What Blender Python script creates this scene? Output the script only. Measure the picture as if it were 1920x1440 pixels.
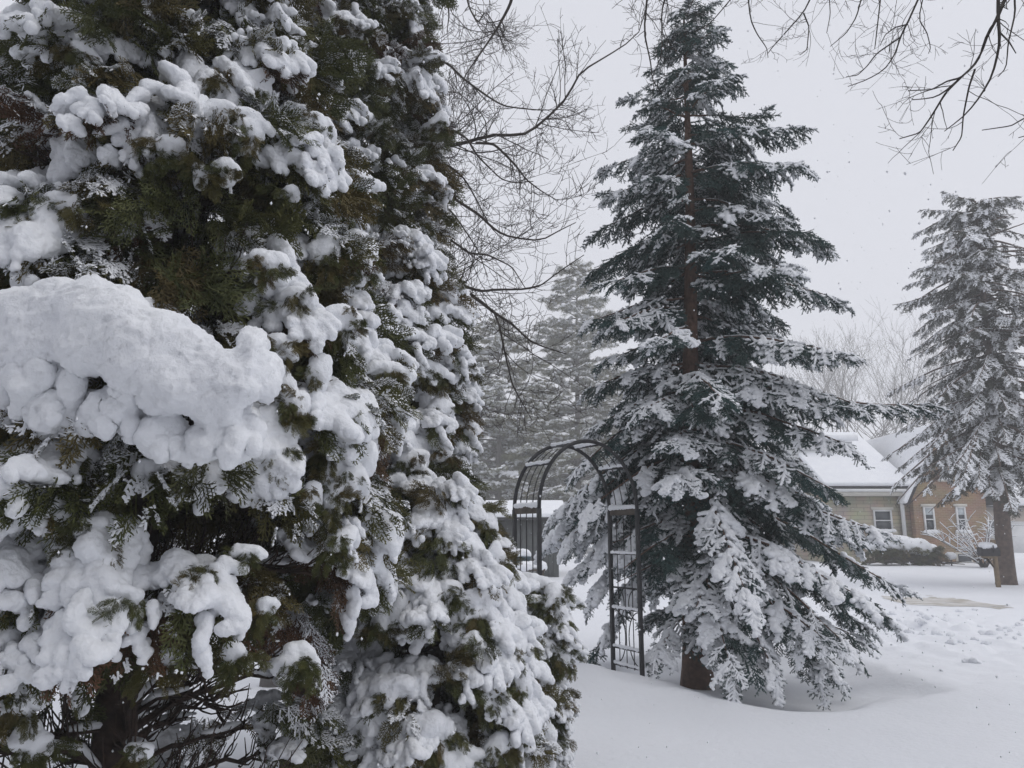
import bpy, math, random
import numpy as np
from mathutils import Vector, Matrix

for o in list(bpy.data.objects): bpy.data.objects.remove(o)
sc = bpy.context.scene
COL = sc.collection
random.seed(7); RNG = np.random.default_rng(7)

# ------------------------------------------------------------------ camera, sky, sun, exposure
PITCH = math.radians(11.3); FPX = 1400.0; CAMH = 1.6
cam_d = bpy.data.cameras.new('camera'); cam = bpy.data.objects.new('camera', cam_d); COL.objects.link(cam)
cam.location = (0, 0, CAMH); cam.rotation_euler = (math.pi / 2 + PITCH, 0, 0)
cam_d.sensor_width = 36.0; cam_d.lens = 36.0 * FPX / 1920.0; cam_d.clip_start = 0.05; cam_d.clip_end = 2000
sc.camera = cam

SUN_EL, SUN_AZ = math.radians(58), math.radians(112)      # azimuth from +Y towards +X
world = bpy.data.worlds.new('World'); sc.world = world; world.use_nodes = True
nt = world.node_tree; nt.nodes.clear()
sky = nt.nodes.new('ShaderNodeTexSky'); sky.sky_type = 'NISHITA'; sky.sun_disc = False
sky.sun_elevation = SUN_EL; sky.sun_rotation = SUN_AZ; sky.dust_density = 6; sky.air_density = 1.5
hs = nt.nodes.new('ShaderNodeHueSaturation'); hs.inputs['Saturation'].default_value = 0.12
mixc = nt.nodes.new('ShaderNodeMix'); mixc.data_type = 'RGBA'; mixc.inputs[0].default_value = 0.86
mixc.inputs[7].default_value = (7.35, 7.5, 8.2, 1)      # an even snow cloud over the clear-sky model
bg = nt.nodes.new('ShaderNodeBackground'); bg.inputs['Strength'].default_value = 0.1
wo = nt.nodes.new('ShaderNodeOutputWorld')
nt.links.new(sky.outputs[0], hs.inputs['Color']); nt.links.new(hs.outputs[0], mixc.inputs[6])
nt.links.new(mixc.outputs[2], bg.inputs['Color']); nt.links.new(bg.outputs[0], wo.inputs[0])
sun_d = bpy.data.lights.new('sun', 'SUN'); sun_d.energy = 0.6; sun_d.angle = math.radians(45); sun_d.color = (1, .97, .93)
sun = bpy.data.objects.new('sun', sun_d); COL.objects.link(sun)
sdir = Vector((math.sin(SUN_AZ) * math.cos(SUN_EL), math.cos(SUN_AZ) * math.cos(SUN_EL), math.sin(SUN_EL)))
sun.rotation_euler = sdir.to_track_quat('Z', 'Y').to_euler()
sun.location = (10, -6, 20)
sc.view_settings.view_transform = 'Standard'; sc.view_settings.look = 'None'
sc.view_settings.exposure = 0.07; sc.view_settings.gamma = 1.0; sc.view_settings.use_curve_mapping = False
sc.render.engine = 'CYCLES'
cy = sc.cycles
cy.max_bounces = 6; cy.diffuse_bounces = 4; cy.glossy_bounces = 2; cy.transmission_bounces = 3; cy.volume_bounces = 4
cy.caustics_reflective = False; cy.caustics_refractive = False
cy.use_denoising = True; cy.use_adaptive_sampling = True; cy.adaptive_threshold = 0.02
try: cy.denoiser = 'OPENIMAGEDENOISE'; cy.denoising_input_passes = 'RGB_ALBEDO_NORMAL'
except Exception: pass

# ------------------------------------------------------------------ helpers
_CP, _SP = math.cos(PITCH), math.sin(PITCH)
def ray(px, py):
    xr = (px - 960) / FPX; yr = (720 - py) / FPX
    return np.array([xr, _CP - yr * _SP, _SP + yr * _CP])
def at(px, py, d):                      # the point at depth y = d seen at a place of the photograph
    r = ray(px, py); return np.array([0, 0, CAMH]) + r * (d / r[1])

def _hash(i, j, k, seed):
    n = (i.astype(np.int64) * 374761393 + j.astype(np.int64) * 668265263 + k.astype(np.int64) * 1274126177 + seed * 1442695) & 0xffffffff
    n = ((n ^ (n >> 13)) * 1274126177) & 0xffffffff
    n = ((n ^ (n >> 16)) * 2246822519) & 0xffffffff
    return ((n ^ (n >> 15)) & 0xffff) / 65535.0
def vnoise(P, seed=0):
    P = np.asarray(P, float); I = np.floor(P).astype(np.int64); f = P - I; f = f * f * (3 - 2 * f)
    x, y, z = I[..., 0], I[..., 1], I[..., 2]; u, v, w = f[..., 0], f[..., 1], f[..., 2]
    def h(a, b, c): return _hash(x + a, y + b, z + c, seed)
    c00 = h(0,0,0)*(1-u)+h(1,0,0)*u; c10 = h(0,1,0)*(1-u)+h(1,1,0)*u
    c01 = h(0,0,1)*(1-u)+h(1,0,1)*u; c11 = h(0,1,1)*(1-u)+h(1,1,1)*u
    return (c00*(1-v)+c10*v)*(1-w)+(c01*(1-v)+c11*v)*w
def fbm(P, seed=0, oct=4, gain=.5):
    s = 0; a = 1; t = 0; P = np.asarray(P, float)
    for o in range(oct):
        s = s + a * (vnoise(P * 2**o + 17.3 * o, seed + o) - .5); t += a; a *= gain
    return s / t

def mk_mesh(name, V, F, mats=(), smooth=False):
    V = np.asarray(V, np.float32).reshape(-1, 3); F = np.asarray(F, np.int32)
    me = bpy.data.meshes.new(name)
    n, k = F.shape
    me.vertices.add(len(V)); me.vertices.foreach_set('co', V.ravel())
    me.loops.add(n * k); me.loops.foreach_set('vertex_index', F.ravel())
    me.polygons.add(n); me.polygons.foreach_set('loop_start', np.arange(0, n * k, k, dtype=np.int32))
    me.polygons.foreach_set('loop_total', np.full(n, k, np.int32))
    if smooth: me.polygons.foreach_set('use_smooth', np.ones(n, bool))
    for m in mats: me.materials.append(m)
    me.update(calc_edges=True)
    return me
def link(name, me, parent=None, kind=None, label=None):
    o = bpy.data.objects.new(name, me); COL.objects.link(o); o.parent = parent
    if kind: o['kind'] = kind
    if label: o['label'] = label
    return o
def thing(name, label, cat, loc=(0, 0, 0), rz=0, group=None):
    o = bpy.data.objects.new(name, None); COL.objects.link(o); o.empty_display_size = .2
    o.location = loc; o.rotation_euler = (0, 0, rz); o['label'] = label; o['category'] = cat
    if group: o['group'] = group
    return o
def tag(o, label, cat, group=None):
    o['label'] = label; o['category'] = cat
    if group: o['group'] = group
    return o

BOXF = np.array([[0,3,2,1],[4,5,6,7],[0,1,5,4],[1,2,6,5],[2,3,7,6],[3,0,4,7]])
class MB:                                   # collects shapes of quads
    def __init__(s): s.V = []; s.F = []; s.n = 0
    def add(s, V, F):
        V = np.asarray(V, float); s.V.append(V); s.F.append(np.asarray(F) + s.n); s.n += len(V); return s
    def box(s, a, b):
        x0, y0, z0 = a; x1, y1, z1 = b
        return s.add([(x0,y0,z0),(x1,y0,z0),(x1,y1,z0),(x0,y1,z0),(x0,y0,z1),(x1,y0,z1),(x1,y1,z1),(x0,y1,z1)], BOXF)
    def hexa(s, pts): return s.add(pts, BOXF)
    def tube(s, pts, rad, sides=6, cap=True, flat=1.0):
        pts = np.asarray(pts, float); n = len(pts); rad = np.broadcast_to(np.asarray(rad, float), (n,))
        t = np.gradient(pts, axis=0); t /= np.linalg.norm(t, axis=1)[:, None] + 1e-9
        m = t.mean(0); ref = np.array([0, 0, 1.]) if abs(m[2]) < .8 * np.linalg.norm(m) + 1e-9 else np.array([1., 0, 0])
        a = np.cross(t, ref); a /= np.linalg.norm(a, axis=1)[:, None] + 1e-9; b = np.cross(t, a)
        th = np.arange(sides) * 2 * math.pi / sides
        V = pts[:, None] + rad[:, None, None] * (np.cos(th)[None, :, None] * a[:, None] + flat * np.sin(th)[None, :, None] * b[:, None])
        i = np.arange(n - 1)[:, None] * sides; j = np.arange(sides)[None]
        j2 = (j + 1) % sides
        F = np.stack([i + j, i + j2, i + sides + j2, i + sides + j], -1).reshape(-1, 4)
        V = V.reshape(-1, 3)
        if cap:
            c0, c1 = len(V), len(V) + 1; V = np.vstack([V, pts[0], pts[-1]])
            e = (n - 1) * sides
            Fc = [[c0, (q + 1) % sides, q, q] for q in range(sides)] + [[c1, e + q, e + (q + 1) % sides, e + (q + 1) % sides] for q in range(sides)]
            s.capF = Fc
            Fc = np.array(Fc)
            # end caps as thin fans (triangles stored as quads with a repeated corner are avoided: use a tiny inner ring instead)
            V = V[:-2]
            ends = []
            for base, p, flip in ((0, pts[0], True), (e, pts[-1], False)):
                ring = V[base:base + sides]; inner = p + (ring - p) * .05
                k = len(V); V = np.vstack([V, inner])
                for q in range(sides):
                    q2 = (q + 1) % sides
                    f = [base + q, base + q2, k + q2, k + q]
                    ends.append(f[::-1] if flip else f)
            F = np.vstack([F, ends])
        return s.add(V, F)
    def mesh(s, name, mat, smooth=False): return mk_mesh(name, np.vstack(s.V), np.vstack(s.F), [mat], smooth)
    def build(s, name, mat, parent=None, smooth=False, kind=None, label=None):
        return link(name, s.mesh(name, mat, smooth), parent, kind, label)
def bevel(o, w=.01, seg=2):
    m = o.modifiers.new('bevel', 'BEVEL'); m.width = w; m.segments = seg; m.limit_method = 'ANGLE'; return o

def surfnet(f, org, h):                     # naive surface nets, f > 0 inside
    ins = f > 0
    c = [(a, b, d) for a in (0, 1) for b in (0, 1) for d in (0, 1)]
    def sub(A, q): return A[q[0]:A.shape[0]-1+q[0], q[1]:A.shape[1]-1+q[1], q[2]:A.shape[2]-1+q[2]]
    cnt = sum(sub(ins, q).astype(np.int8) for q in c)
    mask = (cnt > 0) & (cnt < 8)
    idx = np.full(mask.shape, -1, np.int64); n = int(mask.sum()); idx[mask] = np.arange(n)
    cells = np.argwhere(mask).astype(float)
    vals = [sub(f, q)[mask] for q in c]
    acc = np.zeros((n, 3)); k = np.zeros(n)
    for a in range(8):
        for b in range(a + 1, 8):
            df = [abs(c[a][i] - c[b][i]) for i in range(3)]
            if sum(df) != 1: continue
            s = (vals[a] > 0) != (vals[b] > 0)
            t = np.where(s, vals[a] / np.where(s, vals[a] - vals[b], 1), 0)
            p = np.array(c[a]) + t[:, None] * (np.array(c[b]) - np.array(c[a]))
            acc += p * s[:, None]; k += s
    V = org + (cells + acc / np.maximum(k, 1)[:, None]) * h
    quads = []
    for ax in range(3):
        A = np.moveaxis(ins, ax, 0); Ix = np.moveaxis(idx, ax, 0)
        a, b = A[:-1, 1:-1, 1:-1], A[1:, 1:-1, 1:-1]
        for up in (True, False):
            e = np.argwhere(a & ~b if up else ~a & b)
            if not len(e): continue
            i, j, kk = e[:, 0], e[:, 1] + 1, e[:, 2] + 1
            q = np.stack([Ix[i, j-1, kk-1], Ix[i, j, kk-1], Ix[i, j, kk], Ix[i, j-1, kk]], 1)
            if up == (ax == 1): q = q[:, ::-1]
            quads.append(q)
    return V, np.vstack(quads)
def metaballs(C, R, h, seed=0, namp=.25, nscale=18.0, squash=1.0, rough=.6, drop=.02):
    """smooth union of balls (centres C, radii R) with noisy relief, as vertices and quads"""
    C = np.asarray(C, float); R = np.asarray(R, float)
    K = 2.0; iso = (1 - 1 / K**2)**3
    lo = (C - R[:, None] * K).min(0) - 2 * h; hi = (C + R[:, None] * K).max(0) + 2 * h
    n = np.ceil((hi - lo) / h).astype(int) + 2
    f = np.zeros(n, np.float32)
    ax = [lo[i] + np.arange(n[i]) * h for i in range(3)]
    for c, r in zip(C, R):
        s = []; g = []
        for i in range(3):
            rr = r * K * (squash if i == 2 else 1)
            a = max(0, int((c[i] - rr - lo[i]) / h)); b = min(n[i], int((c[i] + rr - lo[i]) / h) + 2)
            s.append(slice(a, b)); g.append(((ax[i][a:b] - c[i]) / rr)**2)
        d = g[0][:, None, None] + g[1][None, :, None] + g[2][None, None, :]
        f[s[0], s[1], s[2]] += np.clip(1 - d, 0, 1)**3
    near = np.argwhere(f > 0)
    P = lo + near * h
    nz = fbm(P * nscale, seed, 3, .6)
    f[near[:, 0], near[:, 1], near[:, 2]] += nz * namp * 2 * iso
    f = np.where(f == 0, 0, f) - iso
    f[0] = f[-1] = -iso; f[:, 0] = f[:, -1] = -iso; f[:, :, 0] = f[:, :, -1] = -iso
    V, F = surfnet(f, lo, h)
    lab = np.arange(len(V))                                  # drop stray droplets
    for _ in range(60):
        m = lab[F].min(1); new = lab.copy(); np.minimum.at(new, F.ravel(), np.repeat(m, 4)); new = new[new]
        if (new == lab).all(): break
        lab = new
    cnt = np.bincount(lab, minlength=len(V)); keepv = cnt[lab] > drop * len(V)
    if not keepv.all():
        mp = np.cumsum(keepv) - 1; F = mp[F[keepv[F[:, 0]]]]; V = V[keepv]
    N = np.zeros_like(V); a, b, c, d = (V[F[:, q]] for q in range(4)); fn = np.cross(c - a, d - b)
    for q in range(4): np.add.at(N, F[:, q], fn)
    N /= np.linalg.norm(N, axis=1)[:, None] + 1e-12
    bil = lambda k, sd: .5 - np.abs(2 * (vnoise(V * k + 3.7, sd) - .5))          # billowy relief
    amp = float(np.clip(np.percentile(R, 70), .01, .06)) * rough
    dsp = amp * (1.3 * fbm(V * 7, seed + 5, 2) + .6 * bil(17, seed + 1) + .46 * bil(38, seed + 2)) + min(amp, .02) * .55 * bil(85, seed + 3) + np.random.default_rng(seed).normal(0, .0006, len(V))
    return V + N * dsp[:, None], F

def mat(name, color, rough=.7, var=None, nscale=8, bump=0, bscale=40, spec=.3, rand=None, metal=0):
    """procedural material: base colour, a second colour mixed in by noise (and by a per-copy random value), fine relief"""
    m = bpy.data.materials.new(name); m.use_nodes = True; t = m.node_tree; b = t.nodes['Principled BSDF']
    b.inputs['Roughness'].default_value = rough; b.inputs['Specular IOR Level'].default_value = spec
    b.inputs['Base Color'].default_value = (*color, 1); b.inputs['Metallic'].default_value = metal
    co = t.nodes.new('ShaderNodeTexCoord')
    if var is not None:
        nz = t.nodes.new('ShaderNodeTexNoise'); nz.inputs['Scale'].default_value = nscale; nz.inputs['Detail'].default_value = 5
        t.links.new(co.outputs['Object'], nz.inputs['Vector'])
        rp = t.nodes.new('ShaderNodeValToRGB'); rp.color_ramp.elements[0].position = .35; rp.color_ramp.elements[1].position = .65
        rp.color_ramp.elements[0].color = (*color, 1); rp.color_ramp.elements[1].color = (*var, 1)
        t.links.new(nz.outputs['Fac'], rp.inputs[0])
        out = rp.outputs[0]
        if rand is not None:
            oi = t.nodes.new('ShaderNodeObjectInfo'); mx = t.nodes.new('ShaderNodeMix'); mx.data_type = 'RGBA'
            r2 = t.nodes.new('ShaderNodeMapRange'); r2.inputs[1].default_value = .45; r2.inputs[2].default_value = 1.0
            t.links.new(oi.outputs['Random'], r2.inputs[0]); t.links.new(r2.outputs[0], mx.inputs[0])
            t.links.new(out, mx.inputs[6]); mx.inputs[7].default_value = (*rand, 1); out = mx.outputs[2]
        t.links.new(out, b.inputs['Base Color'])
    if bump:
        n2 = t.nodes.new('ShaderNodeTexNoise'); n2.inputs['Scale'].default_value = bscale; n2.inputs['Detail'].default_value = 6; n2.inputs['Roughness'].default_value = .65
        t.links.new(co.outputs['Object'], n2.inputs['Vector'])
        bp = t.nodes.new('ShaderNodeBump'); bp.inputs['Strength'].default_value = bump; bp.inputs['Distance'].default_value = .02
        t.links.new(n2.outputs['Fac'], bp.inputs['Height']); t.links.new(bp.outputs[0], b.inputs['Normal'])
    return m

M_SNOW = mat('snow', (.86, .875, .9), .8, (.82, .835, .87), 3, .45, 90, .15)
M_GSNOW = mat('ground_snow', (.80, .815, .85), .8, (.77, .787, .825), .6, .6, 14, .15)
M_THUJA = mat('arborvitae_leaves', (.048, .060, .017), .6, (.090, .092, .025), 14, rand=(.115, .086, .028))
M_THUJAD = mat('arborvitae_leaves_dark', (.044, .054, .017), .6, (.078, .082, .024), 14, rand=(.098, .070, .026))
M_DEAD = mat('dead_leaves', (.085, .045, .022), .8, (.05, .028, .015), 14, rand=(.11, .055, .03))
M_SPRUCE = mat('spruce_needles', (.030, .060, .054), .65, (.048, .088, .080), 9, rand=(.036, .084, .082))
M_PINE = mat('pine_needles', (.050, .056, .045), .7, (.075, .078, .060), 6, rand=(.065, .07, .05))
M_FARPINE = mat('far_pine_needles_hazed', (.15, .16, .11), .7, (.20, .20, .14), 4, rand=(.20, .185, .125))  # lightened beyond the needles' real tone; distance haze is put into the colour
M_BARK = mat('dark_bark', (.022, .018, .015), .85, (.045, .036, .030), 25, .8, 60)
M_TBARK = mat('arborvitae_bark', (.030, .020, .016), .85, (.065, .042, .032), 18, .9, 50)
M_SBARK = mat('spruce_bark', (.17, .10, .072), .85, (.09, .058, .044), 16, .9, 45)
M_PBARK = mat('pine_bark', (.14, .105, .088), .85, (.08, .062, .054), 9, .9, 20)
M_GREYBARK = mat('grey_bark', (.17, .16, .15), .85, (.12, .112, .105), 20)
M_TWIG = mat('twig_bark', (.034, .028, .024), .8, (.055, .045, .038), 30)
M_IRON = mat('black_iron', (.012, .013, .016), .5, (.022, .022, .024), 20, .3, 70, .4)
M_OLDWOOD = mat('weathered_wood', (.10, .085, .07), .8, (.06, .05, .042), 12, .5, 40)

# ------------------------------------------------------------------ scattering with geometry nodes (foliage and its snow)
_groups = {}
def variant(name, me):
    return bpy.data.objects.new(name, me)        # not linked: only a source for the leaves of the crowns
def scatter_group(vs):
    key = tuple(v.name for v in vs)
    if key in _groups: return _groups[key]
    g = bpy.data.node_groups.new('scatter', 'GeometryNodeTree')
    g.interface.new_socket('Geometry', in_out='INPUT', socket_type='NodeSocketGeometry')
    g.interface.new_socket('Geometry', in_out='OUTPUT', socket_type='NodeSocketGeometry')
    N = g.nodes; L = g.links
    gi = N.new('NodeGroupInput'); go = N.new('NodeGroupOutput')
    jn = N.new('GeometryNodeJoinGeometry')
    for v in vs:
        oi = N.new('GeometryNodeObjectInfo'); oi.inputs['Object'].default_value = v; oi.transform_space = 'ORIGINAL'
        g2 = N.new('GeometryNodeGeometryToInstance'); L.new(oi.outputs['Geometry'], g2.inputs[0]); L.new(g2.outputs[0], jn.inputs[0])
    ip = N.new('GeometryNodeInstanceOnPoints')
    def att(nm, dt):
        a = N.new('GeometryNodeInputNamedAttribute'); a.data_type = dt; a.inputs['Name'].default_value = nm; return a.outputs['Attribute']
    L.new(gi.outputs[0], ip.inputs['Points']); L.new(jn.outputs[0], ip.inputs['Instance'])
    ip.inputs['Pick Instance'].default_value = True
    L.new(att('vid', 'INT'), ip.inputs['Instance Index'])
    e2r = N.new('FunctionNodeEulerToRotation'); L.new(att('rot', 'FLOAT_VECTOR'), e2r.inputs[0]); L.new(e2r.outputs[0], ip.inputs['Rotation'])
    L.new(att('scl', 'FLOAT_VECTOR'), ip.inputs['Scale'])
    L.new(ip.outputs[0], go.inputs[0])
    _groups[key] = g; return g
def scatter(name, vs, pos, frames, scl, vid, parent, label=None):
    """copies of the variant meshes vs at pos with 3x3 frames (columns = local axes)"""
    pos = np.asarray(pos, np.float32).reshape(-1, 3); R = np.asarray(frames, float).reshape(-1, 3, 3); n = len(pos)
    if n == 0: return None
    scl = np.asarray(scl, np.float32); scl = np.repeat(scl[:, None], 3, 1) if scl.ndim == 1 else scl
    ey = np.arcsin(np.clip(-R[:, 2, 0], -1, 1)); ex = np.arctan2(R[:, 2, 1], R[:, 2, 2]); ez = np.arctan2(R[:, 1, 0], R[:, 0, 0])
    me = bpy.data.meshes.new(name); me.vertices.add(n); me.vertices.foreach_set('co', pos.ravel())
    a = me.attributes.new('rot', 'FLOAT_VECTOR', 'POINT'); a.data.foreach_set('vector', np.stack([ex, ey, ez], 1).astype(np.float32).ravel())
    a = me.attributes.new('scl', 'FLOAT_VECTOR', 'POINT'); a.data.foreach_set('vector', scl.ravel())
    a = me.attributes.new('vid', 'INT', 'POINT'); a.data.foreach_set('value', np.asarray(vid, np.int32))
    o = link(name, me, parent, 'stuff', label)
    md = o.modifiers.new('scatter', 'NODES'); md.node_group = scatter_group(vs)
    return o
def frame(x, up):
    """rotation with local X along x and local Z as near up as possible"""
    x = np.asarray(x, float); x = x / (np.linalg.norm(x, axis=-1, keepdims=True) + 1e-9)
    y = np.cross(np.broadcast_to(up, x.shape), x); y = y / (np.linalg.norm(y, axis=-1, keepdims=True) + 1e-9)
    z = np.cross(x, y)
    return np.stack([x, y, z], -1)
def rot_about(v, ax, a):
    ax = ax / np.linalg.norm(ax); return v * math.cos(a) + np.cross(ax, v) * math.sin(a) + ax * np.dot(ax, v) * (1 - math.cos(a))

# ---- foliage variants
def ribbon(P, Q, w, nrm):
    """flat tapering leaf strips from P to Q (n,3)"""
    d = Q - P; s = np.cross(d, nrm); s /= np.linalg.norm(s, axis=1)[:, None] + 1e-9
    w = np.broadcast_to(np.asarray(w, float), (len(P),))[:, None]
    M = P + d * .6
    V = np.stack([P - s * w * .35, P + s * w * .35, M + s * w * .5, M - s * w * .5, Q - s * w * .12, Q + s * w * .12], 1)
    n = np.arange(len(P))[:, None] * 6
    F = np.concatenate([n + np.array([[0, 1, 2, 3]]), n + np.array([[3, 2, 5, 4]])])
    return V.reshape(-1, 3), F
def frond(rng, L):
    """one flat spray of scale leaves, lying along +X in the XY plane"""
    P, Q, W = [], [], []
    P.append((0, 0, 0)); Q.append((L, 0, 0)); W.append(.0035)
    x = .012; side = 1
    while x < L * .97:
        u = x / L; l = L * (.52 * (1 - u)**.7 + .05) * rng.uniform(.75, 1.15) * min(1, .45 + u * 2.2); a = math.radians(rng.uniform(34, 50)) * side
        q = np.array([x + l * math.cos(a), l * math.sin(a), rng.uniform(-.006, .006)])
        P.append((x, 0, 0)); Q.append(q); W.append(.0045)
        y = .008; s2 = 1
        while y < l * .95:
            b = a + math.radians(38) * s2; l2 = min(.019, (l - y) * .7 + .005) * rng.uniform(.7, 1.2)
            p = np.array([x, 0, 0]) + (q - np.array([x, 0, 0])) * (y / l)
            P.append(p); Q.append(p + np.array([math.cos(b), math.sin(b), rng.uniform(-.3, .3)]) * l2); W.append(.0048)
            y += .0085; s2 = -s2
        x += .0085; side = -side
    return np.array(P, float), np.array(Q, float), np.array(W)
def droop(P, k):
    P = P.copy(); P[:, 2] -= k * P[:, 0]**2; return P
def make_bough(seed, L=.34, nf=30, hang=.5, width=55):
    """a bough of arborvitae: a stem with many flat sprays; returns leaf strips in local space (X outwards, Z up)"""
    rng = np.random.default_rng(seed); Vs, Fs = [], []; n = 0; RP, RQ = [], []
    for k in range(nf):
        u = (k + .5) / nf
        base = np.array([L * (u**.8), 0, .05 * math.sin(u * 3) - .10 * u * u])
        side = 1 if k % 2 else -1
        yaw = math.radians(width) * side * rng.uniform(.35, 1.2) * (1.1 - .7 * u)
        l = rng.uniform(.11, .185) * (1.1 - .3 * u)
        p, q, w = frond(rng, l)
        roll = math.radians(rng.uniform(-75, 75)); pit = math.radians(rng.uniform(-20, 35)) + hang * rng.uniform(0, .8)
        dk = rng.uniform(.5, 3.0)
        p, q = droop(p, dk), droop(q, dk)
        R = Matrix.Rotation(yaw, 3, 'Z') @ Matrix.Rotation(pit, 3, 'Y') @ Matrix.Rotation(roll, 3, 'X'); R = np.array(R)
        p = p @ R.T + base; q = q @ R.T + base
        off = np.array([0, .05 * side * rng.uniform(0, 1), rng.uniform(-.05, .03)]); p += off; q += off
        nr = np.broadcast_to(R[:, 2], p.shape) + rng.normal(0, .35, p.shape)
        V, F = ribbon(p, q, w, nr); Vs.append(V); Fs.append(F + n); n += len(V); RP.append(p); RQ.append(q)
    return np.vstack(Vs), np.vstack(Fs), np.vstack(RP), np.vstack(RQ)
def top_cells(V, cell):
    ij = np.floor(V[:, :2] / cell).astype(int); key = ij[:, 0] * 10007 + ij[:, 1]
    o = np.lexsort((-V[:, 2], key)); ks = key[o]; first = np.r_[True, ks[1:] != ks[:-1]]
    return V[o[first]], np.add.reduceat(np.ones(len(ks)), np.flatnonzero(first))
def bough_snow(V, seed, amount, h):
    """snow that settled on the topmost sprays: thick in the middle, ragged at the rim"""
    rng = np.random.default_rng(seed)
    T, cnt = top_cells(V, .015)
    nz = fbm(np.c_[T[:, :2] * 9, np.full(len(T), seed)], seed, 2)
    keep = (cnt > 2) & (nz + .5 < amount + .08)
    T = T[keep]
    if len(T) < 6: T = top_cells(V, .015)[0][:8]
    d = np.array([np.sum(np.linalg.norm(T[:, :2] - t[:2], axis=1) < .07) for t in T]) / 62.0
    ok = d > .26
    if ok.sum() < 5: ok = d >= np.sort(d)[-5]
    T, d = T[ok], d[ok]
    R = (.0065 + .0125 * np.clip(d, 0, 1.2) * (.4 + amount)) * rng.uniform(.7, 1.25, len(T))
    C = T + np.c_[np.zeros((len(T), 2)), R * .45]
    return metaballs(C, R, h, seed, .30, 26)

def make_lump(seed, n=7, r=.045, h=.007):
    rng = np.random.default_rng(seed); C = []; R = []
    p = np.zeros(3)
    for k in range(n):
        C.append(p.copy()); R.append(r * rng.uniform(.55, 1.1))
        p = p + np.array([rng.uniform(-.4, .9), rng.uniform(-.7, .7), rng.uniform(-.7, .15)]) * r
        for q in range(2):
            C.append(p + rng.normal(0, r * .8, 3) * [1, 1, .6]); R.append(r * rng.uniform(.25, .5))
    return metaballs(C, R, h, seed, .35, 22)

def bough_frost(V, P, Q, seed, share):
    """thin ridges of snow caught along the upper sprays"""
    rng = np.random.default_rng(seed); T, c = top_cells(V, .03); top = {(int(a), int(b)): z for a, b, z in np.c_[np.floor(T[:, :2] / .03), T[:, 2]]}
    M = (P + Q) / 2; k = np.array([m[2] > top.get((int(math.floor(m[0] / .03)), int(math.floor(m[1] / .03))), 9) - .035 for m in M])
    nz = fbm(M * 16, seed, 2) + .5; k &= (nz < share + .1) & (rng.random(len(P)) < .85) & (np.linalg.norm(Q - P, axis=1) < .09)
    P, Q = P[k], Q[k]; d = Q - P; sd = np.cross(d, UP0); sd /= np.linalg.norm(sd, axis=1)[:, None] + 1e-9
    w = rng.uniform(.0035, .0062, len(P))[:, None]; hgt = rng.uniform(.004, .009, (len(P), 1)) * UP0
    lift = UP0 * .0015
    vs = np.stack([P - sd * w + lift, P + hgt * .7, P + sd * w + lift, Q - sd * w * .7 + lift, Q + hgt * .5, Q + sd * w * .7 + lift], 1)
    n = np.arange(len(P))[:, None] * 6
    return vs.reshape(-1, 3), np.concatenate([n + [[0, 1, 4, 3]], n + [[1, 2, 5, 4]]])
UP0 = np.array([0, 0, 1.])
NB = 5
BV = [make_bough(100 + k) for k in range(NB)]
B_LEAF = [variant('bough_leaves', mk_mesh('bough_leaves', V, F, [M_THUJA])) for V, F, _, _ in BV]
B_DARK = [variant('bough_leaves_dark', mk_mesh('bough_leaves_dark', V, F, [M_THUJAD])) for V, F, _, _ in BV]
B_DEAD = [variant('bough_leaves_dead', mk_mesh('bough_leaves_dead', V, F, [M_DEAD])) for V, F, _, _ in BV]
S_FROST = [variant('bough_frost', mk_mesh('bough_frost', *bough_frost(V, P, Q, 350 + k, .60), [M_SNOW])) for k, (V, F, P, Q) in enumerate(BV)]
def snowset(nm, amount, h): return [variant(nm, mk_mesh(nm, *bough_snow(BV[k][0], 300 + k + int(amount * 1000), amount, h), [M_SNOW], True)) for k in range(NB)]
S_HEAVY = snowset('bough_snow_heavy', .95, .0075)
S_MED = snowset('bough_snow_medium', .60, .006)
S_DUST = snowset('bough_snow_dusting', .40, .0055)

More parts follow.
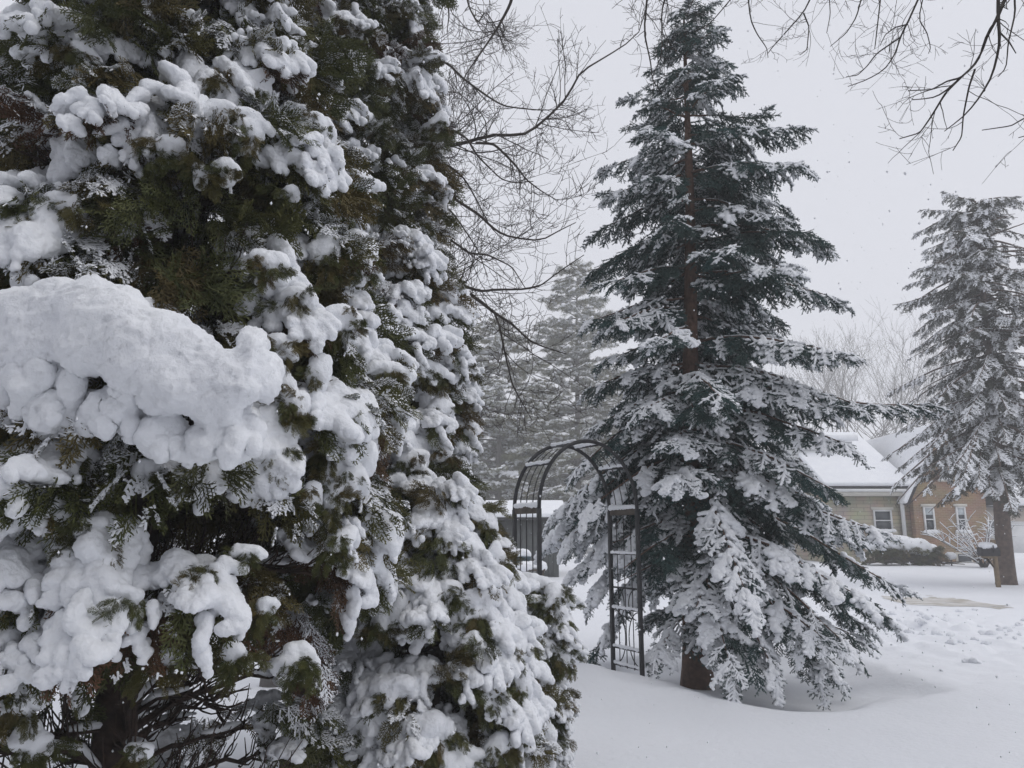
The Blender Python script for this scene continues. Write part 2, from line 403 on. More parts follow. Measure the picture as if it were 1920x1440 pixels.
def make_branchlet(seed, L=.42, nt=9, hang=.16, tw=.13, needle=.017, npt=50, dz=(-.95, .30)):
    """a side branch of spruce, X outwards: finger-like twigs clothed in needles; returns mesh arrays and twig axes"""
    rng = np.random.default_rng(seed); axes = []
    def zc(x): return -hang * (x / L)**2 * L
    axes.append((np.array([0, 0, 0.]), np.array([L * .5, rng.normal(0, .01), zc(L * .5)]))); axes.append((axes[0][1], np.array([L, rng.normal(0, .015), zc(L)])))
    for k in range(nt * 2):
        u = .10 + .86 * (k + .5) / (nt * 2); side = 1 if k % 2 else -1
        b = np.array([L * u, 0, zc(L * u)]); a = math.radians(rng.uniform(38, 58)) * side
        l = tw * (1.25 - .75 * u) * rng.uniform(.8, 1.25)
        e = b + l * np.array([math.cos(a), math.sin(a), rng.uniform(*dz)])
        axes.append((b, e))
        if l > .09:
            for s2 in (1, -1):
                if rng.random() < .7:
                    m = b + (e - b) * rng.uniform(.4, .6); a2 = a + s2 * math.radians(40)
                    axes.append((m, m + l * .5 * np.array([math.cos(a2), math.sin(a2), rng.uniform(-.8, .2)])))
    Vs, Fs, n = [], [], 0
    for p, q in axes:
        d = q - p; l = np.linalg.norm(d); k = max(14, int(npt * l / .1)); d = d / l
        t = rng.uniform(0, 1.0, k); a = rng.uniform(0, 2 * math.pi, k)
        s = np.cross(d, [0, 0, 1]); s /= np.linalg.norm(s) + 1e-9; w = np.cross(s, d)
        rad = np.cos(a)[:, None] * s + np.sin(a)[:, None] * w
        nd = rad * .78 + d * .62; nl = needle * rng.uniform(.75, 1.15, k) * np.where(t > .9, 1.0, 1)
        P = p + d * (t * l)[:, None]; Q = P + nd * nl[:, None]
        V, F = ribbon(P, Q, .0034, np.cross(nd, d) + rng.normal(0, .3, P.shape)); Vs.append(V); Fs.append(F + n); n += len(V)
        mb = MB().tube(np.array([p, q]), [.005, .0025], 3, False); Vs.append(mb.V[0]); Fs.append(mb.F[0] + n); n += len(mb.V[0])
    return np.vstack(Vs), np.vstack(Fs), axes
def branchlet_snow(axes, seed, amount, r_, h):
    rng = np.random.default_rng(seed); C, R = [], []
    for i, (p, q) in enumerate(axes):
        if rng.random() > amount + (.3 if i < 2 else 0): continue
        l = np.linalg.norm(q - p)
        if (q - p)[2] / l < -.62 and rng.random() < .75: continue
        r = r_ * rng.uniform(.7, 1.25); k = max(3, int(l / (r * .7)))
        a, b = (0, 1) if i < 2 else (rng.uniform(0, .15), rng.uniform(.45, .92)); r = r * (1.35 if i < 2 else 1)
        for t in np.linspace(a, b, k):
            C.append(p + (q - p) * t + np.array([0, 0, .012 + r * .25]) + rng.normal(0, r * .15, 3)); R.append(r * rng.uniform(.75, 1.2) * (1 - .3 * t))
    return metaballs(C, R, h, seed, .30, 34, .8)
NS = 7
SB = [make_branchlet(500 + k) for k in range(NS)]
def nset(nm, m, src=SB): return [variant(nm, mk_mesh(nm, V, F, [m])) for V, F, A in src]
SP_LEAF = nset('spruce_sprig', M_SPRUCE)
PN_LEAF = nset('pine_sprig', M_PINE)
def bset(nm, amount, r, h): return [variant(nm, mk_mesh(nm, *branchlet_snow(SB[k][2], 700 + k, amount, r, h), [M_SNOW], True)) for k in range(NS)]
SP_THICK = bset('sprig_snow_thick', 1.0, .025, .0075)
SP_HEAVY = bset('sprig_snow_heavy', 1.0, .0145, .006)
SP_LIGHT = bset('sprig_snow_light', .75, .0085, .005)
def make_tuft(seed):          # airy sprig of long soft needles for the far pines
    return make_branchlet(seed, L=.46, nt=6, hang=-.05, tw=.17, needle=.062, npt=26, dz=(-.4, .3))
PT = [make_tuft(800 + k) for k in range(4)]
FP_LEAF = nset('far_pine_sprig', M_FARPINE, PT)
FP_SNOW = [variant('far_pine_snow', mk_mesh('far_pine_snow', *branchlet_snow(PT[k][2], 900 + k, .5, .02, .011), [M_SNOW], True)) for k in range(4)]

# ------------------------------------------------------------------ ground
TRUNK = at(1303, 1243, 9.2); TRUNK[2] = 0
def ground_z(x, y):
    x = np.asarray(x, float); y = np.asarray(y, float); P = np.stack([x, y, 0 * x], -1)
    z = .30 * np.clip((y - 14) / 18, 0, 1)**1.3
    z = z + .16 * fbm(P * .16, 3, 3) + .07 * fbm(P * .55, 5, 3)
    z = z + .018 * fbm(P * 2.4, 9, 3)
    d = np.hypot((x - TRUNK[0] - .55) / 1.75, (y - TRUNK[1] + .1) / 1.45) + .55 * fbm(P * 1.1, 61, 3)       # hollow sheltered by the spruce
    z = z - .17 * (1 / (1 + np.exp((d - 1) * 13))) + .03 * np.exp(-((d - 1.1) / .12)**2)
    tr = np.exp(-(((x - 6.4) / 2.8)**2 + ((y - 12.8) / 3.4)**2))               # trampled, ploughed-up snow
    z = z + tr * (.42 * np.abs(fbm(P * 1.9, 21, 4)) + .13 * fbm(P * 5, 23, 3))
    bank = np.exp(-((y - 16.2 - .12 * (x - 9)) / .55)**2) * np.clip((x - 3) / 3, 0, 1)
    z = z + bank * (.03 + .08 * fbm(P * 1.3, 31, 3))
    rd = np.exp(-((y - 18.2 - .05 * (x - 9)) / 1.0)**2) * np.clip((x - 5) / 3, 0, 1)
    z = z - .07 * rd
    fp = vnoise(P * 3.1, 77); z = z - .05 * np.clip(fp - .80, 0, 1) * 4 * np.exp(-((x - 3.5) / 4)**2 - ((y - 11.5) / 3)**2)
    z = z + .29 * np.exp(-(((x - 1.1) / 1.0)**2 + ((y - 8.35) / .55)**2))         # drift along the arbor foot
    return z
def graded(lo, hi, n, c, pw=2.2):
    t = np.linspace(-1, 1, n); s = np.sign(t) * np.abs(t)**pw
    return np.where(s < 0, c + s * (c - lo), c + s * (hi - c))
def axis_pts(lo, a, b, hi, n, step):
    t = np.linspace(0, 1, n + 1)[1:]; L = (a - lo) * t**3 + a * 0; Rr = (hi - b) * t**3
    return np.r_[(a - L)[::-1], np.arange(a, b, step), b + Rr]
gx = axis_pts(-320, -3, 14, 320, 50, .055); gy = axis_pts(-40, 4.5, 20, 330, 55, .055)
GX, GY = np.meshgrid(gx, gy, indexing='ij'); GZ = ground_z(GX, GY)
V = np.stack([GX, GY, GZ], -1).reshape(-1, 3); ny = len(gy)
i = (np.arange(len(gx) - 1)[:, None] * ny + np.arange(ny - 1)[None]).ravel()
g = link('ground', mk_mesh('ground', V, np.stack([i, i + ny, i + ny + 1, i + 1], 1), [M_GSNOW], True), None, 'structure', 'snow covered lawn with soft drifts')

# slushy strip of the drive
M_SLUSH = mat('slush', (.42, .39, .34), .6, (.66, .65, .64), 2.2, .5, 8, .4)
u = np.linspace(0, 1, 220); v = np.linspace(0, 1, 70); U, W_ = np.meshgrid(u, v, indexing='ij')
A0, A1 = at(1672, 1110, 18.6), at(1885, 1133, 17.6)
X = A0[0] + (A1[0] - A0[0]) * U; wid = (.5 + 1.5 * np.sin(math.pi * np.clip(U, .02, .98))**.5) * (1 + .8 * fbm(np.stack([U * 9, 0 * U, 0 * U], -1), 4, 3))
Y = 18.2 + .05 * (X - 9) + (W_ - .5) * 2 * wid * .9
Z = ground_z(X, Y) + .006
i = (np.arange(219)[:, None] * 70 + np.arange(69)[None]).ravel()
Pq = np.stack([X, Y, 0 * X], -1).reshape(-1, 3)[i]; edge = np.abs(W_.ravel()[i] - .5) * 2; i = i[fbm(Pq * [1.1, 1.8, 1], 8, 5, .65) + .5 > .24 + .30 * edge**2]
link('driveway_slush', mk_mesh('driveway_slush', np.stack([X, Y, Z], -1).reshape(-1, 3), np.stack([i, i + 70, i + 71, i + 1], 1), [M_SLUSH], True), None, 'structure', 'bare strip of brown slush on the driveway')

# ------------------------------------------------------------------ snow masses
def snow_part(name, C, R, h, seed, parent, label=None, namp=.28, ns=14, squash=1.0, rough=.6):
    V, F = metaballs(C, R, h, seed, namp, ns, squash, rough)
    return link(name, mk_mesh(name, V, F, [M_SNOW], True), parent, None, label)

def clods(n, cx, cy, sx, sy, seed):
    rng = np.random.default_rng(seed); vs = [variant('clod', mk_mesh('clod', *make_lump(40 + k, 4, .05, .010), [M_GSNOW], True)) for k in range(4)]
    x = rng.normal(cx, sx, n); y = rng.normal(cy, sy, n); z = ground_z(x, y) + .012; a = rng.uniform(0, 6.28, n)
    fr = frame(np.c_[np.cos(a), np.sin(a), 0 * a], np.array([0, 0, 1.]) + rng.normal(0, .2, (n, 3)))
    scatter('snow_clods', vs, np.c_[x, y, z], fr, rng.uniform(.2, 1.0, n)**2, rng.integers(0, 4, n), None, 'small lumps of snow fallen on the lawn')
clods(260, 6.4, 12.9, 1.9, 2.0, 71)

# ------------------------------------------------------------------ arborvitae
UP = np.array([0, 0, 1.])
class Bush:
    def __init__(s, ax, prof, seed, lump=.16):
        s.ax = np.array(ax, float); s.z = np.array([p[0] for p in prof]); s.r = np.array([p[1] for p in prof]); s.seed = seed; s.lump = lump
    def R(s, z, phi):
        P = np.stack([np.cos(phi) * 2.2, np.sin(phi) * 2.2, np.asarray(z) * 2.2], -1)
        return np.interp(z, s.z, s.r) * (1 + s.lump * 2 * fbm(P, s.seed, 2))
    def inside(s, p):
        dx, dy = p[0] - s.ax[0], p[1] - s.ax[1]
        if p[2] < s.z[0] or p[2] > s.z[-1]: return False
        return math.hypot(dx, dy) < float(s.R(p[2], math.atan2(dy, dx)))
    def front(s, px, py, near=1.4, far=8):
        for d in np.arange(near, far, .025):
            p = at(px, py, d)
            if s.inside(p): return p
        return None

def project(P):
    P = np.asarray(P, float) - [0, 0, CAMH]; f = P[..., 1] * _CP + P[..., 2] * _SP; u = -P[..., 1] * _SP + P[..., 2] * _CP
    return 960 + FPX * P[..., 0] / f, 720 - FPX * u / f

def fill_bush(b, parent, nb, ninner, leafs, snow_p, seed, scale=(.8, 1.25), zmin=None, skip=None, dead=None, droopy=.45, inner_scale=(.9, 1.4)):
    rng = np.random.default_rng(seed)
    pos, fr, sc_, vid, kind = [], [], [], [], []
    zlo = b.z[0] if zmin is None else zmin
    tries = 0
    while len(pos) < nb and tries < nb * 12:
        tries += 1
        z = rng.uniform(zlo, b.z[-1] - .05); 
        if rng.random() > np.interp(z, b.z, b.r) / b.r.max() + .1: continue
        phi = rng.uniform(-math.pi, math.pi)
        if math.sin(phi) > .45 and rng.random() < .6: continue          # the far side, less dense
        sc1 = rng.uniform(*scale); r = float(b.R(z, phi)) * (1 - abs(rng.normal(0, .10))) - .27 * sc1
        o = np.array([math.cos(phi), math.sin(phi), 0])
        p = np.array([b.ax[0], b.ax[1], 0]) + o * max(r, .03) + UP * z
        if skip is not None and skip(p, rng): continue
        x = o + UP * rng.uniform(-droopy - .35, .25 - droopy * .3) + rng.normal(0, .28, 3)
        up = UP + o * .25 + rng.normal(0, .22, 3)
        pos.append(p); fr.append(frame(x, up)); sc_.append(sc1); vid.append(rng.integers(NB)); kind.append(rng.random())
    pos = np.array(pos); fr = np.array(fr); sc_ = np.array(sc_); vid = np.array(vid); kind = np.array(kind)
    isdead = np.array([dead(p, rng) if dead else False for p in pos])
    scatter('foliage', leafs, pos[~isdead], fr[~isdead], sc_[~isdead], vid[~isdead], parent)
    if isdead.any(): scatter('dead_foliage', B_DEAD, pos[isdead], fr[isdead], sc_[isdead], vid[isdead], parent, 'browned dead sprays')
    ph, pm, pd = np.array([snow_p(p) for p in pos]).T
    a = kind < ph; m = (kind >= ph) & (kind < ph + pm); d = (kind >= ph + pm) & (kind < ph + pm + pd)
    for nm, mk, vs in (('snow_load', a, S_HEAVY), ('snow_patches', m, S_MED), ('snow_dusting', d & (kind * 97 % 1 < .35), S_DUST), ('snow_frost', a | m | d, S_FROST)):
        if mk.any(): scatter(nm, vs, pos[mk], fr[mk], sc_[mk], vid[mk], parent)
    # inner sprays that close the depth of the crown
    if ninner:
        z = rng.uniform(zlo + .1, b.z[-1] - .1, ninner); phi = rng.uniform(-math.pi, math.pi, ninner)
        r = b.R(z, phi) * rng.uniform(.2, .72, ninner); o = np.stack([np.cos(phi), np.sin(phi), 0 * z], 1)
        p = np.c_[b.ax[0] + o[:, 0] * r, b.ax[1] + o[:, 1] * r, z]
        if skip is not None:
            k = np.array([(q[1] > b.ax[1] and q[2] > 1.5) or not skip(q, rng) for q in p]); p, o = p[k], o[k]
        n = len(p)
        scatter('inner_foliage', B_DARK, p, frame(o + rng.normal(0, .5, (n, 3)), UP + rng.normal(0, .4, (n, 3))), rng.uniform(*inner_scale, n), rng.integers(0, NB, n), parent)
def limbs(b, parent, n, seed, r0=.03, z0=.4, z1=None, trunk_r=.1, snow=False, matr=None, top=None, up=.8, twigs=5):
    rng = np.random.default_rng(seed); mb = MB(); sb = MB(); matr = matr or M_TBARK
    top = top or b.z[-1] * .85
    zz = np.linspace(-.1, top, 26); wob = np.stack([.05 * np.sin(zz * 2.1 + seed), .05 * np.cos(zz * 1.7), zz * 0], 1)
    tp = np.c_[np.full(26, b.ax[0]), np.full(26, b.ax[1]), zz] + wob
    fl = 1 + .35 * np.exp(-np.clip(zz, 0, 9) * 4)
    MB().tube(tp, trunk_r * np.linspace(1, .18, 26) * fl, 12).build('trunk', matr, parent, True)
    nsn = 0
    for k in range(n):
        z = rng.uniform(z0, (z1 or top) * .95); phi = rng.uniform(-math.pi, math.pi)
        o = np.array([math.cos(phi), math.sin(phi), 0]); Rm = float(b.R(min(z + .3, b.z[-1]), phi)) * rng.uniform(.55, .80)
        t = np.linspace(0, 1, 9); rise = rng.uniform(.1, up)
        pts = np.array([np.interp(z, zz, tp[:, 0]), np.interp(z, zz, tp[:, 1]), z]) + o * (Rm * t)[:, None] + UP * (rise * Rm * (t - .55 * t * t))[:, None]
        pts += np.cumsum(rng.normal(0, .018, pts.shape), 0) * [1, 1, 1]
        mb.tube(pts, r0 * rng.uniform(.5, 1.1) * np.linspace(1, .25, 9), 5)
        if snow and rng.random() < .8:
            a, c = sorted(rng.choice(9, 2, replace=False)); c = max(c, a + 3); q = pts[a:c + 1]
            if len(q) > 2: sb.tube(q + UP * .022, (.010 + .016 * np.sin(np.linspace(0, math.pi, len(q)))) * rng.uniform(.7, 1.3, len(q)), 6, True, .8)
        for j in range(twigs):
            i0 = rng.integers(2, 8); d = pts[i0] - pts[i0 - 1]; d /= np.linalg.norm(d)
            d = d + rng.normal(0, .6, 3); d /= np.linalg.norm(d); l = rng.uniform(.10, .28) * min(1, Rm / .9)
            tt = np.linspace(0, 1, 5)[:, None]
            mb.tube(pts[i0] + d * l * tt + UP * (.1 * tt**2) + np.cumsum(rng.normal(0, .008, (5, 3)), 0), np.linspace(.006, .002, 5), 4)
    mb.build('limbs', matr, parent, True, 'stuff', 'bare inner limbs')
    if snow: sb.build('limb_snow', M_SNOW, parent, True, 'stuff')

def heap(rng, w, h, lean=0.0):
    """balls of one heap: a crown ridge with tongues of snow drooping over the sprays"""
    C, R = [], []
    rb = min(w, h) * rng.uniform(.20, .27); th = rng.normal(0, .3); ry = h * .5 - rb
    ridge = [np.array([u * (w * .5 - rb), -.12 * min(w, h) * (1 - u * u), ry * (1 - .55 * u * u) + math.sin(th) * u * w * .25]) for u in np.linspace(-.72, .72, max(4, int(w / (rb * .5))))]
    for q in ridge: C.append(q + rng.normal(0, rb * .2, 3)); R.append(rb * rng.uniform(.55, .95))
    for k in range(int(5 + 26 * w + 14 * h)):
        u = rng.uniform(-.8, .8); st = ridge[int((u + .8) / 1.6 * (len(ridge) - 1))]
        en = np.array([u * w * .5 * rng.uniform(.8, 1.15) + rng.normal(0, .12 * w), 0, -h * .5 * math.sqrt(max(0, 1 - u * u)) * rng.uniform(-.1, 1.0)])
        en[0] += lean * en[2]; L_ = np.linalg.norm(en - st); en = st + (en - st) * min(1, (.05 + 1.6 * rb) / L_); L_ = np.linalg.norm(en - st); r0 = rb * rng.uniform(.4, .8); r1 = rng.uniform(.009, .020)
        wob = rng.normal(0, .35 * rb, 3)
        for t in np.linspace(0, 1, max(4, int(L_ / (.55 * (r0 + r1) * .5)) + 1)):
            C.append(st + (en - st) * t + wob * math.sin(t * 3.1) + np.array([0, -.20 * min(w, h) * math.sin(t * 2.6) + .05 * t, 0])); R.append((r0 + (r1 - r0) * t**.8) * rng.uniform(.85, 1.12))
    return np.array(C), np.array(R)
POKE = {}
def mass(b, parent, px, py, w, h, seed, name='snow_clump', pull=.05, lean=0.0, label=None):
    """snow weighing down a bough, w and h in photograph pixels; sprays poke out of it"""
    p = b.front(px, py)
    if p is None: return None
    rng = np.random.default_rng(seed); s = p[1] / FPX; area = w * h; w *= s; h *= s
    p = p + ray(px, py) * pull / ray(px, py)[1]
    Cs, Rs = [], []
    n = 1 if area < 3000 else 2 if area < 6500 else 3 if area < 11000 else 5
    k = (.9, .72, .62, .55, .5)[n - 1]
    for q in range(n):
        c, r = heap(rng, w * k * rng.uniform(.85, 1.15), h * k * rng.uniform(.85, 1.15), lean)
        if n > 1: c = c + np.array([rng.uniform(-.5, .5) * w * (1 - k) * 1.2, rng.uniform(-.05, .06) * min(w, h), rng.uniform(-.5, .5) * h * (1 - k) * 1.2])
        Cs.append(c); Rs.append(r)
    C = np.vstack(Cs); R = np.concatenate(Rs)
    o = p[:2] - b.ax[:2]; yaw = math.atan2(o[1], o[0]) + math.pi / 2; yaw *= .5
    c, s_ = math.cos(yaw), math.sin(yaw); C = np.c_[C[:, 0] * c - C[:, 1] * s_, C[:, 0] * s_ + C[:, 1] * c, C[:, 2]]
    pk = POKE.setdefault(parent.name, [])
    for q in range(int(4 + 90 * w * h)):
        i = rng.integers(len(C)); f = np.array([rng.normal(0, .8), -rng.uniform(.2, 1), rng.uniform(-.9, .3)]); i = i if C[i, 2] < .1 * h else int(np.argmin(C[:, 2] + rng.normal(0, .3 * h, len(C))))
        pk.append((C[i] + p + np.array([0, R[i] * .1, 0]), frame(f, UP), rng.uniform(.20, .36)))
    return snow_part(name, C + p, R, .010 if max(w, h) > .35 else .0085, seed, parent, label)
def poke(parent, leafs, seed):
    pk = POKE.get(parent.name); rng = np.random.default_rng(seed)
    if pk: scatter('poking_sprays', leafs, [q[0] for q in pk], [q[1] for q in pk], np.array([q[2] for q in pk]), rng.integers(0, NB, len(pk)), parent)

# --- the near one on the left
bA = Bush((-1.72, 3.55), [(.25, .7), (.7, .95), (1.3, 1.12), (2.0, 1.15), (2.7, 1.05), (3.4, .9), (4.2, .68), (5.0, .36), (5.5, .1)], 11)
tA = thing('arborvitae', 'huge snow-laden arborvitae filling the left, dark trunk showing at its foot', 'tree', (bA.ax[0], bA.ax[1], 0))
def child_space(t):                        # parts are given in world coordinates
    for c in t.children: c.matrix_parent_inverse = Matrix.Translation(t.location).inverted()
def skipA(p, rng):
    x, y = project(p)
    if 130 < x < 430 and y > 1150: return True
    if p[2] < 1.15 and rng.random() < .78: return True
    if 230 < x < 520 and 340 < y < 560 and rng.random() < .6: return True          # gap where the inner limbs show
    if 250 < x < 540 and 880 < y < 1120 and rng.random() < .45: return True
    return False
def snowA(p):
    x, y = project(p)
    if x < 110 and y < 470: return (.02, .15, .5)
    if y < 420: return (.12, .48, .36)
    if x < 600 and y > 850: return (.10, .34, .38)
    return (.30, .42, .22)
def deadA(p, rng):
    x, y = project(p)
    return (170 < x < 560 and 900 < y < 1200 and rng.random() < .75) or rng.random() < .07
fill_bush(bA, tA, 380, 300, B_LEAF, snowA, 21, skip=skipA, dead=deadA)
limbs(bA, tA, 150, 22, .022, .2, 4.6, .105, True, twigs=18)
MA = [(500,168,96,88),(432,228,140,100),(597,240,84,96),(312,272,84,46),(160,96,72,56),(165,206,64,60),(106,392,120,82),(422,320,62,52),(545,360,42,26),(372,325,40,50),(402,152,72,40),(232,28,64,52),(330,30,120,44),(560,60,70,50),
      (492,490,112,92),(600,470,90,70),(690,500,110,120),(640,600,118,86),(520,640,84,72),(560,560,80,60),(700,600,60,70),
      (545,750,88,150),(530,842,60,80),(640,830,60,150),(650,900,122,150),(600,700,70,70),(585,930,80,80),
      (280,885,170,58),(110,850,120,60),(168,990,112,60),(60,770,100,110),
      (470,1040,130,48),(232,1122,112,58),(372,1092,104,40),(560,1235,112,112),(500,1135,62,40),(436,1225,70,50),(58,1300,140,120),(320,1232,84,50),(60,1400,130,90),(420,1070,90,60),
      (735,700,120,60),(640,1010,80,60),(20,490,100,120),(250,1410,60,40)]
for k, (px, py, w, h) in enumerate(MA):
    q = .78 if py > 860 and px < 590 else 1.0; mass(bA, tA, px, py, w * q, h * q, 1000 + k)
# the great slab of snow that buries a bent bough
C, R = [], []; rg = np.random.default_rng(5)
SL = [(20,600,75),(80,590,80),(150,580,82),(215,600,86),(280,630,84),(340,655,80),(400,690,74),(450,720,60),(470,680,46),(90,640,80),(170,650,85),(250,680,80),(330,720,75),(400,750,66),(30,660,70),(120,560,50),(180,552,48),(230,570,50)]
for px, py, r in SL:
    d = 2.34 + .0003 * abs(px - 200) + rg.uniform(-.03, .03) - .0005 * (py - 600); p = at(px, py, d); C.append(p); R.append(r * d / FPX * .62)
for px, py, w, h in [(60,720,60,60),(130,740,60,70),(235,735,40,80),(255,770,45,90),(300,760,40,50),(395,800,40,90),(415,780,35,80),(445,790,45,60),(460,830,36,40),(150,800,70,50),(200,790,55,50),(340,830,50,40),(290,830,45,40),(100,790,50,40),(380,850,40,30),(25,740,50,60),(420,850,34,30),(485,690,36,60),(500,730,26,50)]:
    for q in range(3):
        x0, y0 = px + rg.uniform(-.5, .5) * w, py - h * .8; x1, y1 = x0 + rg.uniform(-.3, .3) * w, py + h * rg.uniform(.1, .65); dd = rg.uniform(-.04, .05)
        for t in np.linspace(0, 1, 9):
            C.append(at(x0 + (x1 - x0) * t, y0 + (y1 - y0) * t, 2.40 + dd + .03 * math.sin(t * 6 + q))); R.append((.034 - .020 * t) * rg.uniform(.85, 1.15))
snow_part('snow_slab', C, np.array(R), .011, 41, tA, 'thick slab of snow burying a bent bough', .22, 9, rough=.85)
poke(tA, B_LEAF, 5)
child_space(tA)

# --- the tall one behind it
def profB():
    pts = []
    for px, py in [(905, 1180), (890, 960), (868, 800), (886, 650), (850, 520), (835, 400), (846, 250), (842, 200), (800, 90), (786, 20), (760, -120), (715, -330), (640, -560)]:
        p = at(px, py, 5.2); pts.append((max(p[2], .05), p[0] + 1.42))
    return pts
pb = profB(); pb = [(.1, pb[0][1] * .8)] + pb
bB = Bush((-1.42, 5.2), pb, 12, .10)
tB = thing('arborvitae', 'tall dense arborvitae with olive foliage lightly dusted, beside the bare branches', 'tree', (bB.ax[0], bB.ax[1], 0))
def snowB(p):
    x, y = project(p)
    if y < 500: return (.02, .26, .62)
    return (.14, .40, .42)
fill_bush(bB, tB, 520, 260, B_DARK, snowB, 31, scale=(.75, 1.1), droopy=.2, dead=lambda p, r: r.random() < .07, skip=lambda p, r: (p[0] < -1.9 and r.random() < .6) or (p[2] < 1.25 and p[0] < -1.0 and r.random() < .85))
limbs(bB, tB, 40, 32, .02, .4, None, .11)
for k, (px, py, w, h) in enumerate([(800,700,150,56),(775,655,80,46),(832,770,70,60),(735,690,60,50),(690,640,70,50),(860,690,50,70),(720,760,80,60),(640,40,60,40),(660,50,70,36),(828,230,40,50),(700,250,60,30),(780,870,90,50),(830,850,70,60),(860,930,70,60),(770,930,90,46),(720,960,80,60)]): mass(bB, tB, px, py, w, h, 1200 + k)
poke(tB, B_DARK, 5)
child_space(tB)

# --- the low spreading one in front of it
bC = Bush((-.42, 4.55), [(.0, .42), (.35, .55), (.8, .58), (1.2, .5), (1.55, .36), (1.85, .16), (1.95, .05)], 13, .14)
tC = thing('arborvitae', 'low bushy arborvitae bent under snow, between the tall hedge and the small round shrub', 'shrub', (bC.ax[0], bC.ax[1], 0))
fill_bush(bC, tC, 150, 60, B_LEAF, lambda p: (.5, .4, .1), 41, scale=(.6, .95), droopy=.55, inner_scale=(.6, .9))
limbs(bC, tC, 30, 42, .014, .1, None, .05)
for k, (px, py, w, h) in enumerate([(690,1130,90,110),(735,1180,80,120),(745,1060,70,90),(760,1000,110,60),(840,1010,90,60),(905,985,60,60),(930,1060,46,90),(850,1110,90,60),(900,1140,110,70),(960,1220,120,100),(880,1220,80,70),(925,1310,60,140),(940,1400,80,80),(720,1300,120,90),(700,1380,120,90),(790,1390,110,90),(830,1370,50,50),(880,1430,110,60),(650,1300,70,70),(800,1110,70,50),(620,1330,90,60),(980,1290,50,90)]): mass(bC, tC, px, py, w, h, 1300 + k)
poke(tC, B_LEAF, 5)
child_space(tC)

# --- small column left of the round shrub
bE = Bush((-.26, 5.15), [(.0, .18), (.5, .22), (1.0, .23), (1.5, .20), (1.72, .14), (1.82, .05)], 15, .10)
tE = thing('arborvitae', 'slim upright evergreen, snow down its right side, directly left of the iron arbor', 'shrub', (bE.ax[0], bE.ax[1], 0))
fill_bush(bE, tE, 75, 30, B_DARK, lambda p: (.35, .4, .2), 61, scale=(.40, .6), droopy=.3, inner_scale=(.35, .5))
limbs(bE, tE, 14, 62, .01, .1, None, .035)
for k, (px, py, w, h) in enumerate([(940,970,46,60),(955,1020,30,70),(915,1000,40,30),(905,1050,40,40),(950,1090,30,60)]): mass(bE, tE, px, py, w, h, 1400 + k)
poke(tE, B_DARK, 5)
child_space(tE)
# --- small round shrub
bD = Bush((.20, 5.3), [(.0, .16), (.25, .20), (.6, .22), (.95, .25), (1.15, .22), (1.28, .13), (1.34, .04)], 14, .10)
tD = thing('arborvitae', 'small rounded arborvitae with a thick white cap of snow, right end of the hedge', 'shrub', (bD.ax[0], bD.ax[1], 0))
fill_bush(bD, tD, 70, 30, B_LEAF, lambda p: (.36, .4, .2), 51, scale=(.38, .58), droopy=.35, inner_scale=(.35, .5))
limbs(bD, tD, 14, 52, .01, .1, None, .03)
for k, (px, py, w, h) in enumerate([(1015,1098,112,56),(1045,1130,56,70),(1056,1180,46,90),(1000,1130,50,30),(1010,1218,84,46),(1050,1235,50,60),(985,1240,50,60),(1035,1290,30,80),(1005,1170,40,30),(960,1120,40,30)]): mass(bD, tD, px, py, w, h, 1500 + k)
poke(tD, B_LEAF, 5)
child_space(tD)

